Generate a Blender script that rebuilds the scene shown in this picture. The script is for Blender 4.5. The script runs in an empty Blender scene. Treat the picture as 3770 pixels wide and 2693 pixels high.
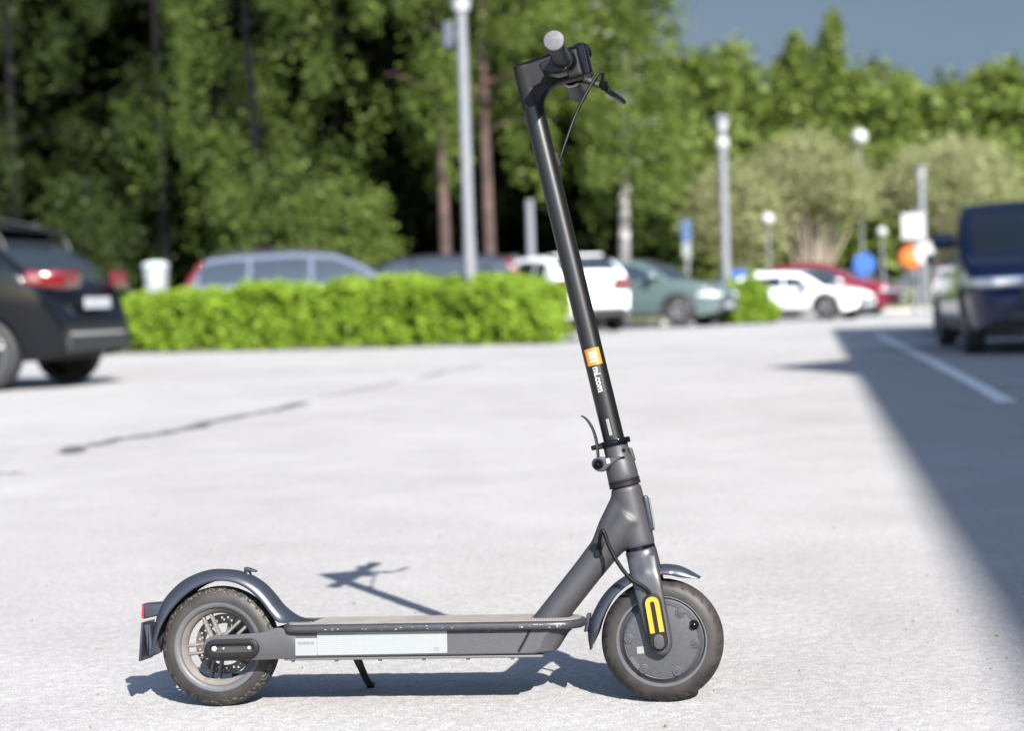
import bpy, bmesh, math, random
import numpy as np
from mathutils import Vector, Matrix

# ------------------------------------------------------------------ camera, sky, sun, exposure
SC = bpy.context.scene
COL = SC.collection
PI = math.pi
def camera():
    yaw, pitch, roll = -0.10274016, -0.03740083, 0.03383021
    fw = Vector((math.sin(yaw)*math.cos(pitch), math.cos(yaw)*math.cos(pitch), math.sin(pitch)))
    rt = Vector((math.cos(yaw), -math.sin(yaw), 0)); up = rt.cross(fw)
    r2 = rt*math.cos(roll) - up*math.sin(roll); u2 = rt*math.sin(roll) + up*math.cos(roll)
    cd = bpy.data.cameras.new('camera'); co = bpy.data.objects.new('camera', cd); COL.objects.link(co)
    m = Matrix((r2, u2, -fw)).transposed().to_4x4()
    m.translation = Vector((0.8601658, -3.0262875, 0.7144949)); co.matrix_world = m
    cd.sensor_width = 36; cd.lens = 36*6352.2269/3770
    cd.clip_start = 0.05; cd.clip_end = 2000
    cd.dof.use_dof = True; cd.dof.focus_distance = 3.05
    cd.dof.aperture_fstop = 2.8; cd.dof.aperture_blades = 7
    SC.camera = co
camera()
SUN = Vector((0.366, -0.717, 0.594)).normalized()        # towards the sun
w = bpy.data.worlds.new('World'); SC.world = w; w.use_nodes = True
nt = w.node_tree; nt.nodes.clear()
def wn(t, **k):
    n = nt.nodes.new(t)
    for a, b in k.items(): setattr(n, a, b)
    return n
out = wn('ShaderNodeOutputWorld'); bg = wn('ShaderNodeBackground'); bg.inputs['Strength'].default_value = 0.15
sky = wn('ShaderNodeTexSky', sky_type='NISHITA', sun_disc=False)
sky.sun_elevation = math.asin(SUN.z); sky.sun_rotation = math.atan2(SUN.x, SUN.y)
sky.air_density = 1.0; sky.dust_density = 0.6; sky.ozone_density = 1.5
# storm cloud cover: an even slate deck with soft brighter rifts, thinner towards the sun's half of the sky
tc = wn('ShaderNodeTexCoord'); mp = wn('ShaderNodeMapping'); mp.inputs['Scale'].default_value = (1.2, 1.2, 3.0)
nz = wn('ShaderNodeTexNoise'); nz.inputs['Scale'].default_value = 1.6; nz.inputs['Detail'].default_value = 6
dt = wn('ShaderNodeVectorMath', operation='DOT_PRODUCT'); dt.inputs[1].default_value = (-0.45, 0.88, -0.15)
ad = wn('ShaderNodeMath', operation='ADD')
mr = wn('ShaderNodeMapRange', interpolation_type='SMOOTHSTEP')
mr.inputs['From Min'].default_value = 0.0; mr.inputs['From Max'].default_value = 1.1
mr.inputs['To Min'].default_value = 0.05; mr.inputs['To Max'].default_value = 0.95
cm = wn('ShaderNodeMixRGB', blend_type='MIX')
cc = wn('ShaderNodeValToRGB'); cc.color_ramp.elements[0].position = 0.35; cc.color_ramp.elements[1].position = 0.7
cc.color_ramp.elements[0].color = (0.155, 0.225, 0.37, 1); cc.color_ramp.elements[1].color = (0.275, 0.325, 0.40, 1)
nt.links.new(tc.outputs['Generated'], mp.inputs['Vector']); nt.links.new(mp.outputs[0], nz.inputs['Vector'])
nt.links.new(tc.outputs['Generated'], dt.inputs[0]); nt.links.new(dt.outputs['Value'], ad.inputs[0])
nt.links.new(nz.outputs['Fac'], ad.inputs[1]); nt.links.new(ad.outputs[0], mr.inputs['Value'])
nt.links.new(nz.outputs['Fac'], cc.inputs['Fac'])
nt.links.new(mr.outputs[0], cm.inputs['Fac']); nt.links.new(sky.outputs[0], cm.inputs['Color1']); nt.links.new(cc.outputs[0], cm.inputs['Color2'])
nt.links.new(cm.outputs[0], bg.inputs['Color']); nt.links.new(bg.outputs[0], out.inputs['Surface'])
sl = bpy.data.lights.new('sun', 'SUN'); sl.energy = 5.0; sl.angle = math.radians(0.53); sl.color = (1.0, 0.955, 0.89)
so = bpy.data.objects.new('sun', sl); COL.objects.link(so)
so.rotation_euler = (-SUN).to_track_quat('-Z', 'Y').to_euler(); so.location = SUN*30
vs = SC.view_settings
vs.view_transform = 'Standard'; vs.look = 'None'; vs.gamma = 1; vs.use_curve_mapping = False; vs.exposure = 1.88
SC.render.engine = 'CYCLES'
cy = SC.cycles; cy.use_denoising = True; cy.max_bounces = 6; cy.sample_clamp_indirect = 6; cy.caustics_reflective = False; cy.caustics_refractive = False

# ------------------------------------------------------------------ materials
MATS = {}
def mat(name, col, rough=0.5, metal=0.0, spec=0.5, coat=0.0, noise=None, bump=None, emis=None, coat_rough=0.05):
    """noise=(scale, amount, second colour); bump=(scale, strength, distance)"""
    if name in MATS: return MATS[name]
    m = bpy.data.materials.new(name); m.use_nodes = True; t = m.node_tree; b = t.nodes['Principled BSDF']
    b.inputs['Base Color'].default_value = (*col, 1); b.inputs['Roughness'].default_value = rough
    b.inputs['Metallic'].default_value = metal; b.inputs['Specular IOR Level'].default_value = spec
    b.inputs['Coat Weight'].default_value = coat; b.inputs['Coat Roughness'].default_value = coat_rough
    if noise or bump:
        tcn = t.nodes.new('ShaderNodeTexCoord')
    if noise:
        n = t.nodes.new('ShaderNodeTexNoise'); n.inputs['Scale'].default_value = noise[0]; n.inputs['Detail'].default_value = 5
        r = t.nodes.new('ShaderNodeValToRGB'); r.color_ramp.elements[0].position = 0.5-noise[1]; r.color_ramp.elements[1].position = 0.5+noise[1]
        r.color_ramp.elements[0].color = (*col, 1); r.color_ramp.elements[1].color = (*noise[2], 1)
        t.links.new(tcn.outputs['Object'], n.inputs['Vector']); t.links.new(n.outputs['Fac'], r.inputs['Fac'])
        t.links.new(r.outputs['Color'], b.inputs['Base Color'])
    if bump:
        n = t.nodes.new('ShaderNodeTexNoise'); n.inputs['Scale'].default_value = bump[0]; n.inputs['Detail'].default_value = 3
        bp = t.nodes.new('ShaderNodeBump'); bp.inputs['Strength'].default_value = bump[1]; bp.inputs['Distance'].default_value = bump[2]
        t.links.new(tcn.outputs['Object'], n.inputs['Vector']); t.links.new(n.outputs['Fac'], bp.inputs['Height']); t.links.new(bp.outputs[0], b.inputs['Normal'])
    if emis:
        b.inputs['Emission Color'].default_value = (*emis[0], 1); b.inputs['Emission Strength'].default_value = emis[1]
    MATS[name] = m; return m

def leaf_mat(name, c1, c2, trans=0.35, rough=0.5, spec=0.12):
    m = bpy.data.materials.new(name); m.use_nodes = True; t = m.node_tree; b = t.nodes['Principled BSDF']
    g = t.nodes.new('ShaderNodeNewGeometry'); r = t.nodes.new('ShaderNodeValToRGB')
    r.color_ramp.elements[0].color = (*c1, 1); r.color_ramp.elements[1].color = (*c2, 1)
    t.links.new(g.outputs['Random Per Island'], r.inputs['Fac']); t.links.new(r.outputs[0], b.inputs['Base Color'])
    b.inputs['Roughness'].default_value = rough; b.inputs['Specular IOR Level'].default_value = spec
    tr = t.nodes.new('ShaderNodeBsdfTranslucent'); t.links.new(r.outputs[0], tr.inputs['Color'])
    mx = t.nodes.new('ShaderNodeMixShader'); mx.inputs[0].default_value = trans
    o = t.nodes['Material Output']
    t.links.new(b.outputs[0], mx.inputs[1]); t.links.new(tr.outputs[0], mx.inputs[2]); t.links.new(mx.outputs[0], o.inputs['Surface'])
    return m

# ------------------------------------------------------------------ mesh helpers
class MB:
    """collects vertices and faces, built as one mesh object"""
    def __init__(s): s.v = []; s.f = []
    def add(s, vs, fs):
        o = len(s.v); s.v += [tuple(p) for p in vs]; s.f += [tuple(i+o for i in f) for f in fs]; return s
    def grid(s, rows, closed_u=False, closed_v=False, cap=False):
        """rows: list of equal-length point lists"""
        n, m = len(rows), len(rows[0]); vs = [p for r in rows for p in r]; fs = []
        for i in range(n if closed_u else n-1):
            for j in range(m if closed_v else m-1):
                a, b = i, (i+1) % n; c, d = j, (j+1) % m
                fs.append((a*m+c, a*m+d, b*m+d, b*m+c))
        if cap and closed_v:
            fs.append(tuple(range(m))[::-1]); fs.append(tuple((n-1)*m+k for k in range(m)))
        return s.add(vs, fs)
    def box(s, c, h, T=None, rot=None):
        vs = []
        for x in (-1, 1):
            for y in (-1, 1):
                for z in (-1, 1):
                    q = Vector((x*h[0], y*h[1], z*h[2]))
                    if rot is not None: q = rot @ q
                    q = q + Vector(c); vs.append(T(*q) if T else tuple(q))
        return s.add(vs, [(0,1,3,2),(4,6,7,5),(0,4,5,1),(2,3,7,6),(0,2,6,4),(1,5,7,3)])
    def tube(s, pts, r, seg=12, T=None, cap=True):
        P = [Vector(T(*p)) if T else Vector(p) for p in pts]; n = len(P)
        rs = r if hasattr(r, '__len__') else [r]*n
        rows = []; prev = None
        for i in range(n):
            d = (P[min(i+1, n-1)] - P[max(i-1, 0)]).normalized()
            if prev is None:
                a = d.orthogonal().normalized()
            else:
                a = (prev - d*prev.dot(d)).normalized()
            prev = a; b = d.cross(a)
            rows.append([P[i] + (a*math.cos(t) + b*math.sin(t))*rs[i] for t in [2*PI*k/seg for k in range(seg)]])
        return s.grid(rows, closed_v=True, cap=cap)
    def lathe(s, prof, seg, T, closed=False, cap=False):
        """prof: list of (radius, y); axis along y through the origin of T(x,y,z)"""
        rows = [[T(rad*math.cos(2*PI*k/seg), y, rad*math.sin(2*PI*k/seg)) for k in range(seg)] for rad, y in prof]
        return s.grid(rows, closed_u=closed, closed_v=True, cap=cap)
    def build(s, name, material, parent=None, smooth=True, angle=35, bevel=0, solid=0, flat=False):
        me = bpy.data.meshes.new(name); me.from_pydata([tuple(p) for p in s.v], [], s.f); me.update()
        bm = bmesh.new(); bm.from_mesh(me); bmesh.ops.recalc_face_normals(bm, faces=bm.faces); bm.to_mesh(me); bm.free()
        o = bpy.data.objects.new(name, me); COL.objects.link(o); me.materials.append(material)
        if smooth and not flat:
            me.polygons.foreach_set('use_smooth', [True]*len(me.polygons)); me.set_sharp_from_angle(angle=math.radians(angle))
        if solid:
            md = o.modifiers.new('solid', 'SOLIDIFY'); md.thickness = solid; md.offset = 0
        if bevel:
            md = o.modifiers.new('bevel', 'BEVEL'); md.width = bevel; md.segments = 2; md.limit_method = 'ANGLE'; md.angle_limit = math.radians(40)
        if parent is not None: o.parent = parent
        return o

def smooth_pts(pts, n, closed=False):
    """Catmull-Rom resampling of a point list to n points"""
    P = np.array(pts, float); m = len(P); outp = []
    segs = m if closed else m-1
    for k in range(n):
        u = k*segs/n if closed else k*segs/(n-1)
        i = min(int(u), segs-1); t = u-i
        g = (lambda j: P[j % m]) if closed else (lambda j: P[min(max(j, 0), m-1)])
        a, b, c, d = g(i-1), g(i), g(i+1), g(i+2)
        outp.append(0.5*((2*b)+(c-a)*t+(2*a-5*b+4*c-d)*t*t+(3*b-a-3*c+d)*t**3))
    return np.array(outp)
def round_poly(pts, r, seg=5):
    """rounds the corners of a closed polygon"""
    P = [Vector((p[0], p[1])) for p in pts]; n = len(P); o = []
    rs = r if hasattr(r, '__len__') else [r]*n
    for i in range(n):
        a, b, c = P[i-1], P[i], P[(i+1) % n]
        d1 = a-b; d2 = c-b; l = min(rs[i], d1.length*0.48, d2.length*0.48)
        p, q = b+d1.normalized()*l, b+d2.normalized()*l
        for k in range(seg+1):
            t = k/seg; o.append(((1-t)**2*p + 2*t*(1-t)*b + t*t*q)[:])
    return o
def capsule(p, q, r, seg=12, r2=None):
    r2 = r if r2 is None else r2
    p, q = Vector(p), Vector(q); a = math.atan2(q.y-p.y, q.x-p.x); o = []
    for k in range(seg+1):
        t = a-PI/2+PI*k/seg; o.append((q.x+r2*math.cos(t), q.y+r2*math.sin(t)))
    for k in range(seg+1):
        t = a+PI/2+PI*k/seg; o.append((p.x+r*math.cos(t), p.y+r*math.sin(t)))
    return o
def circle2(c, r, n=24): return [(c[0]+r*math.cos(2*PI*k/n), c[1]+r*math.sin(2*PI*k/n)) for k in range(n)]
def inset(poly, d):
    P = np.array(poly); n = len(P)
    area = 0.5*np.sum(P[:, 0]*np.roll(P[:, 1], -1)-np.roll(P[:, 0], -1)*P[:, 1])
    e = np.roll(P, -1, 0)-np.roll(P, 1, 0); e /= np.linalg.norm(e, axis=1)[:, None]+1e-12
    nrm = np.stack([-e[:, 1], e[:, 0]], 1)*(1 if area > 0 else -1)
    return P+nrm*d
def pillow(mb, poly, T, y0, y1, r=0.0, steps=4, ry=None):
    """extrudes a side outline (u,v) from y0 to y1 with rounded rims of radius r (ry across)"""
    ry = r if ry is None else ry; rows = []
    if r > 0:
        for k in range(steps+1):
            t = PI/2*k/steps; rows.append((inset(poly, r*(1-math.sin(t))), y0+ry*(1-math.cos(t))))
        for k in range(steps, -1, -1):
            t = PI/2*k/steps; rows.append((inset(poly, r*(1-math.sin(t))), y1-ry*(1-math.cos(t))))
    else: rows = [(np.array(poly), y0), (np.array(poly), y1)]
    return mb.grid([[T(p[0], y, p[1]) for p in pl] for pl, y in rows], closed_v=True, cap=True)

def tag(o, label, cat=None, group=None, kind=None):
    if label: o['label'] = label
    if cat: o['category'] = cat
    if group: o['group'] = group
    if kind: o['kind'] = kind
    return o
def empty(name, loc=(0, 0, 0), rz=0.0):
    o = bpy.data.objects.new(name, None); COL.objects.link(o); o.location = loc; o.rotation_euler = (0, 0, rz); o.empty_display_size = 0.2; return o
IDT = lambda x, y, z: (x, y, z)

def raw_mesh(name, verts, quads, material, parent=None, smooth=False):
    """fast mesh from numpy arrays"""
    me = bpy.data.meshes.new(name); nv, nf = len(verts), len(quads)
    me.vertices.add(nv); me.vertices.foreach_set('co', np.asarray(verts, np.float32).ravel())
    me.loops.add(nf*4); me.loops.foreach_set('vertex_index', np.asarray(quads, np.int32).ravel())
    me.polygons.add(nf); me.polygons.foreach_set('loop_start', np.arange(0, nf*4, 4, dtype=np.int32)); me.polygons.foreach_set('loop_total', np.full(nf, 4, np.int32))
    if smooth: me.polygons.foreach_set('use_smooth', np.ones(nf, bool))
    me.update(calc_edges=True); me.materials.append(material)
    o = bpy.data.objects.new(name, me); COL.objects.link(o)
    if parent is not None: o.parent = parent
    return o

# ------------------------------------------------------------------ the ground
def ground_mat():
    m = bpy.data.materials.new('pale_asphalt'); m.use_nodes = True; t = m.node_tree; b = t.nodes['Principled BSDF']
    def N(ty, **k):
        n = t.nodes.new(ty)
        for a, v in k.items(): setattr(n, a, v)
        return n
    tcn = N('ShaderNodeTexCoord')
    n1 = N('ShaderNodeTexNoise'); n1.inputs['Scale'].default_value = 300; n1.inputs['Detail'].default_value = 5
    n2 = N('ShaderNodeTexNoise'); n2.inputs['Scale'].default_value = 2.2; n2.inputs['Detail'].default_value = 6
    n3 = N('ShaderNodeTexVoronoi'); n3.inputs['Scale'].default_value = 95
    n4 = N('ShaderNodeTexNoise'); n4.inputs['Scale'].default_value = 0.28; n4.inputs['Detail'].default_value = 4
    for n in (n1, n2, n3, n4): t.links.new(tcn.outputs['Object'], n.inputs['Vector'])
    r1 = N('ShaderNodeValToRGB'); r1.color_ramp.elements[0].position = 0.3; r1.color_ramp.elements[1].position = 0.66
    r1.color_ramp.elements[0].color = (0.140, 0.137, 0.137, 1); r1.color_ramp.elements[1].color = (0.286, 0.281, 0.278, 1)
    t.links.new(n1.outputs['Fac'], r1.inputs['Fac'])
    r3 = N('ShaderNodeValToRGB'); r3.color_ramp.elements[0].position = 0.0; r3.color_ramp.elements[1].position = 1.0
    r3.color_ramp.elements[0].color = (0.78, 0.775, 0.77, 1); r3.color_ramp.elements[1].color = (1.1, 1.1, 1.1, 1)
    t.links.new(n3.outputs['Color'], r3.inputs['Fac'])
    m1 = N('ShaderNodeMixRGB', blend_type='MULTIPLY'); m1.inputs[0].default_value = 0.8
    t.links.new(r1.outputs[0], m1.inputs[1]); t.links.new(r3.outputs[0], m1.inputs[2])
    r2 = N('ShaderNodeValToRGB'); r2.color_ramp.elements[0].position = 0.3; r2.color_ramp.elements[1].position = 0.7
    r2.color_ramp.elements[0].color = (0.94, 0.938, 0.935, 1); r2.color_ramp.elements[1].color = (1.06, 1.06, 1.06, 1)
    t.links.new(n2.outputs['Fac'], r2.inputs['Fac'])
    m2 = N('ShaderNodeMixRGB', blend_type='MULTIPLY'); m2.inputs[0].default_value = 1
    t.links.new(m1.outputs[0], m2.inputs[1]); t.links.new(r2.outputs[0], m2.inputs[2])
    r4 = N('ShaderNodeValToRGB'); r4.color_ramp.elements[0].position = 0.35; r4.color_ramp.elements[1].position = 0.6
    r4.color_ramp.elements[0].color = (0.9, 0.895, 0.89, 1); r4.color_ramp.elements[1].color = (1.03, 1.03, 1.03, 1)
    t.links.new(n4.outputs['Fac'], r4.inputs['Fac'])
    m3 = N('ShaderNodeMixRGB', blend_type='MULTIPLY'); m3.inputs[0].default_value = 1
    t.links.new(m2.outputs[0], m3.inputs[1]); t.links.new(r4.outputs[0], m3.inputs[2])
    t.links.new(m3.outputs[0], b.inputs['Base Color'])
    b.inputs['Roughness'].default_value = 0.9; b.inputs['Specular IOR Level'].default_value = 0.2
    bp = N('ShaderNodeBump'); bp.inputs['Strength'].default_value = 0.35; bp.inputs['Distance'].default_value = 0.002
    t.links.new(n1.outputs['Fac'], bp.inputs['Height']); t.links.new(bp.outputs[0], b.inputs['Normal'])
    return m
def make_ground():
    """one sheet: a fine stony relief around the scooter, coarse cells out to the horizon"""
    fx = np.arange(-1.05, 2.2, 0.0065); fy = np.arange(-0.75, 2.35, 0.0075)
    gx = np.concatenate([-np.geomspace(400, 1.3, 30), fx, np.geomspace(2.5, 400, 30)])
    gy = np.concatenate([-np.geomspace(60, 0.9, 14), fy, np.geomspace(2.6, 700, 34)])
    nx, ny = len(gx), len(gy); X, Y = np.meshgrid(gx, gy)
    rng = np.random.default_rng(7)
    def sm(a, k):
        for _ in range(k):
            a = (a+np.roll(a, 1, 0)+np.roll(a, -1, 0)+np.roll(a, 1, 1)+np.roll(a, -1, 1))/5
        return a/a.std()
    h = 0.00038*sm(rng.normal(size=X.shape), 1)+0.00010*sm(rng.normal(size=X.shape), 4)
    fade = np.clip(np.minimum(np.minimum(X+1.05, 2.2-X), np.minimum(Y+0.75, 2.35-Y))/0.25, 0, 1)
    Z = np.clip(h, -0.003, 0.0022)*fade
    idx = np.arange(nx*ny).reshape(ny, nx)
    q = np.stack([idx[:-1, :-1], idx[:-1, 1:], idx[1:, 1:], idx[1:, :-1]], -1).reshape(-1, 4)
    o = raw_mesh('ground', np.stack([X, Y, Z], -1).reshape(-1, 3), q, ground_mat(), smooth=False)
    return tag(o, 'pale sun-bleached asphalt of the parking area', kind='structure')
GROUND = make_ground()
def strip(name, pts, width, z, material, parent, jitter=0.0, seed=1, n=None):
    rng = random.Random(seed); P = smooth_pts(pts, n or len(pts)*6)
    rows = []
    for i, p in enumerate(P):
        a, b = P[max(i-1, 0)], P[min(i+1, len(P)-1)]; d = np.array(b)-np.array(a); d /= np.linalg.norm(d)+1e-9
        nn = np.array((-d[1], d[0])); wd = width*(1+jitter*rng.uniform(-1, 1)); of = nn*width*jitter*rng.uniform(-1, 1)
        rows.append([(p[0]+of[0]+nn[0]*wd/2, p[1]+of[1]+nn[1]*wd/2, z), (p[0]+of[0]-nn[0]*wd/2, p[1]+of[1]-nn[1]*wd/2, z)])
    return MB().grid(rows).build(name, material, parent, smooth=False)
def grit():
    rng = random.Random(77); mb = MB()
    for i in range(230):
        x, y = rng.uniform(-0.95, 2.0), rng.uniform(-0.6, 2.2)
        if i > 150: x, y = rng.uniform(-3, 3), rng.uniform(1.5, 7)
        s = rng.choice((0.0016, 0.002, 0.0026, 0.004)); a = rng.uniform(0, PI); c, sn = math.cos(a), math.sin(a); q = rng.uniform(0.4, 0.9); h = s*rng.uniform(0.5, 1.0)
        base = [(x+s*(c*u-sn*v*q), y+s*(sn*u+c*v*q), -0.001) for u, v in ((1, 0.2), (0.3, 1), (-0.8, 0.7), (-1, -0.4), (0.2, -1))]
        top = [(x+0.6*(p[0]-x), y+0.6*(p[1]-y), 0.0012+h) for p in base]
        mb.grid([base, top], closed_v=True, cap=True)
    o = mb.build('grit', mat('grit_dark', (0.06, 0.055, 0.05), 0.9, noise=(3, 0.3, (0.13, 0.10, 0.07))), smooth=False); tag(o, 'loose grit and crumbs on the asphalt', kind='stuff')
grit()
tar = mat('tar', (0.035, 0.035, 0.037), 0.8, noise=(9, 0.25, (0.075, 0.075, 0.075)))
strip('crack_filler', [(-2.35, 5.6), (-2.43, 6.1), (-2.2, 7.2), (-2.22, 7.8), (-2.08, 8.9), (-2.05, 9.8)], 0.085, 0.004, tar, GROUND, 0.6, 3, 90)
strip('crack_filler', [(-2.06, 10.4), (-1.9, 11.6), (-1.85, 12.9)], 0.03, 0.004, tar, GROUND, 0.6, 6, 40)
strip('crack_filler', [(-1.72, 13.6), (-1.66, 14.9), (-1.45, 16.2)], 0.05, 0.004, tar, GROUND, 0.6, 5, 40)
strip('crack_filler', [(-2.9, 4.35), (-2.5, 4.5), (-2.2, 4.62)], 0.035, 0.004, tar, GROUND, 0.6, 9, 40)
line = mat('road_paint', (0.62, 0.62, 0.6), 0.7, noise=(26, 0.2, (0.34, 0.34, 0.34)))
strip('parking_line', [(3.75, 24.0), (3.42, 18.3), (3.1, 12.8), (2.76, 7.6)], 0.12, 0.004, line, GROUND, 0.05, 2, 60)
strip('parking_line', [(3.0, 9.7), (6.6, 9.45)], 0.12, 0.008, line, GROUND, 0.05, 2, 20)
strip('parking_line', [(3.78, 20.9), (7.2, 20.7)], 0.12, 0.008, line, GROUND, 0.05, 2, 20)
# verge beyond the lot: a low kerb and grass
grass_m = mat('grass', (0.05, 0.085, 0.018), 0.9, noise=(3.0, 0.25, (0.14, 0.13, 0.05)), bump=(14, 0.8, 0.05))
mb = MB(); V = []
edge = [(-60, 24.5), (-13, 26.0), (-10.3, 27.6), (-9.9, 36.0), (0.9, 38.9), (1.6, 46.8), (14, 47.6), (60, 50)]
mb.grid([[(x, y, 0.11), (x, 320, 0.6)] for x, y in edge]); verge = mb.build('grass_verge', grass_m, smooth=False)
tag(verge, 'grass verge under the trees behind the parked cars', kind='structure')
kb = mat('kerb_stone', (0.27, 0.26, 0.25), 0.85, noise=(12, 0.3, (0.2, 0.2, 0.195)))
for i in range(len(edge)-1):
    a, b = np.array(edge[i]), np.array(edge[i+1]); L = np.linalg.norm(b-a); n = max(1, int(L/1.0)); d = (b-a)/L; nn = np.array((-d[1], d[0]))
    if i in (0, 6): n = max(1, int(L/6))
    if i == 0:
        pass
    for k in range(n):
        c = a+d*(k+0.5)*L/n
        o = MB().box((0, 0, 0.062), (L/n/2-0.006, 0.065, 0.062)).build('kerb_stone', kb, verge, smooth=False, bevel=0.012)
        o.location = (c[0]-nn[0]*0.066, c[1]-nn[1]*0.066, 0); o.rotation_euler = (0, 0, math.atan2(d[1], d[0]))

soil = mat('soil', (0.055, 0.045, 0.03), 0.95, noise=(6, 0.3, (0.05, 0.07, 0.02)), bump=(30, 0.8, 0.03))
def bed(pts, label):
    o = MB(); pillow(o, round_poly(pts, 0.5, 6), lambda u, y, v: (u, v, y), 0.004, 0.05, 0.03, 3); tag(o.build('planting_bed', soil), label, kind='structure')
bed([(-9.9, 27.15), (-1.15, 24.7), (-0.75, 26.3), (-9.4, 29.0)], 'soil bed under the hedge')
bed([(1.5, 36.9), (2.9, 36.9), (2.9, 38.0), (1.5, 38.0)], 'soil bed under the small bush')

# ------------------------------------------------------------------ the apartment house whose shade falls across the lot (right, out of view)
def apartment():
    h = 9.0; k = h/SUN.z
    off = np.array((SUN.x*k, SUN.y*k))
    S0, S1 = np.array((0.88, -8.0)), np.array((3.5, 29.5))          # shade edge on the ground
    A, B = S0+off, S1+off; d = (B-A); L = np.linalg.norm(d); d /= L; ang = math.atan2(d[1], d[0])
    e = empty('apartment_house', (A[0], A[1], 0), ang)               # x along the facade, -y away from the lot
    tag(e, 'pale rendered apartment house beside the lot, out of frame, shading the right side', 'building')
    wm = mat('render_wall', (0.42, 0.39, 0.34), 0.9, noise=(4, 0.3, (0.37, 0.345, 0.3)))
    MB().box((L/2, -6, h/2), (L/2, 6, h/2)).build('wall', wm, e, smooth=False)
    rm = mat('roof_tin', (0.09, 0.09, 0.095), 0.6)
    rb = MB(); rb.grid([[(-0.2, -6, h+0.35), (-0.2, 0.0, h+0.01)], [(L+0.0, -6, h+0.35), (L+0.0, 0.0, h+0.01)]]); rb.grid([[(-0.2, -12.2, h+0.01), (-0.2, -6, h+0.35)], [(L, -12.2, h+0.01), (L, -6, h+0.35)]])
    roof = rb.build('roof', rm, e, smooth=False, solid=0.02)
    # gabled dormer rising above the eave (its shade is the spike on the asphalt)
    def fx(y): return (y-S0[1])/(S1[1]-S0[1])*L
    tip = 1.15; x0, x1 = fx(11.6), fx(14.9)
    xt = fx(13.4)-1.207*tip+0.2
    dm = MB(); pts = [(x0, h-0.3), (x1, h-0.3), (x1, h+0.02), (xt, h+tip), (x0, h+0.02)]
    dm.grid([[(p[0], y, p[1]) for p in pts] for y in (0.012, -3.2)], closed_v=True, cap=True)
    dm.build('dormer', wm, roof, smooth=False)
    gm = mat('window_glass', (0.03, 0.035, 0.04), 0.06); fm = mat('window_frame', (0.75, 0.75, 0.73), 0.5)
    for fl in range(3):
        for j in range(11):
            x = 1.9+j*(L-3.8)/10; z = 1.8+fl*2.85
            wnd = MB().box((x, 0.02, z), (0.62, 0.025, 0.72)).build('window', fm, e, smooth=False)
            for s in (-1, 1): MB().box((x+s*0.29, 0.048, z), (0.25, 0.006, 0.63)).build('pane', gm, wnd, smooth=False)
apartment()

# ------------------------------------------------------------------ the electric scooter
WB, R, TAU, STEER, LEAN = 0.7978, 0.108, 0.210975, 0.03205, 0.10012
_k = Vector((-math.sin(TAU), 0, math.cos(TAU))); _rot = Matrix.Rotation(-STEER, 3, _k); _o = Vector((WB, 0, R))
_e = _rot @ Vector((math.cos(TAU), 0, math.sin(TAU))); _y = _rot @ Vector((0, 1, 0)); _kk = _rot @ _k
def S(e, y, s):
    """steering frame: e forward of the steering axis, y across (away from us +), s up the axis from the front axle"""
    return tuple(_o + _e*e + _y*y + _kk*s)
def FW(x, y, z): return S(x, y, z)                       # front wheel, axle at the origin
def RW(x, y, z): return (x, y, z+R)                      # rear wheel
def AX(s0, e=0.0):                                       # lathe round the steering axis: lathe gives (r cos, y, r sin)
    return lambda a, h, b: S(e+a, b, s0+h)

paint = mat('grey_paint', (0.0188, 0.0185, 0.0212), 0.50, metal=0.0, spec=0.34, noise=(900, 0.12, (0.029, 0.0285, 0.032)), bump=(1400, 0.12, 0.0006))
def dusty(name, base, dust, lo, hi, rough=0.6, scale=35):
    return mat(name, base, rough, noise=(scale, (hi-lo)/2, dust), bump=(500, 0.15, 0.0006))
blackp = mat('black_stem_paint', (0.0028, 0.0025, 0.0026), 0.35, spec=0.38, bump=(1600, 0.10, 0.0004))
plas = mat('slate_plastic', (0.0145, 0.0165, 0.0240), 0.33, spec=0.45, bump=(300, 0.04, 0.001))
plas2 = mat('dark_plastic', (0.0080, 0.0076, 0.0085), 0.5, spec=0.12)
blackg = mat('gloss_black', (0.0022, 0.0026, 0.0038), 0.10, spec=0.14)
blackm = mat('black_rubber', (0.009, 0.0085, 0.0085), 0.62, bump=(700, 0.2, 0.0008))
cablem = mat('cable_black', (0.004, 0.004, 0.005), 0.45, spec=0.12)
steel = mat('steel', (0.16, 0.16, 0.155), 0.4, metal=0.5)
rimgrey = mat('rim_grey', (0.042, 0.043, 0.050), 0.5, spec=0.35, noise=(60, 0.3, (0.058, 0.057, 0.060)))
rimdust = mat('rim_dust', (0.074, 0.068, 0.063), 0.85, spec=0.2, noise=(45, 0.28, (0.112, 0.104, 0.097)))
motor = mat('motor_grey', (0.0240, 0.0245, 0.0285), 0.5, spec=0.35, noise=(140, 0.2, (0.034, 0.034, 0.0375)), bump=(900, 0.15, 0.0006))
white = mat('sticker_white', (0.150, 0.156, 0.160), 0.55, spec=0.2)
red = mat('red_lens', (0.30, 0.008, 0.010), 0.15, coat=0.5)
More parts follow.
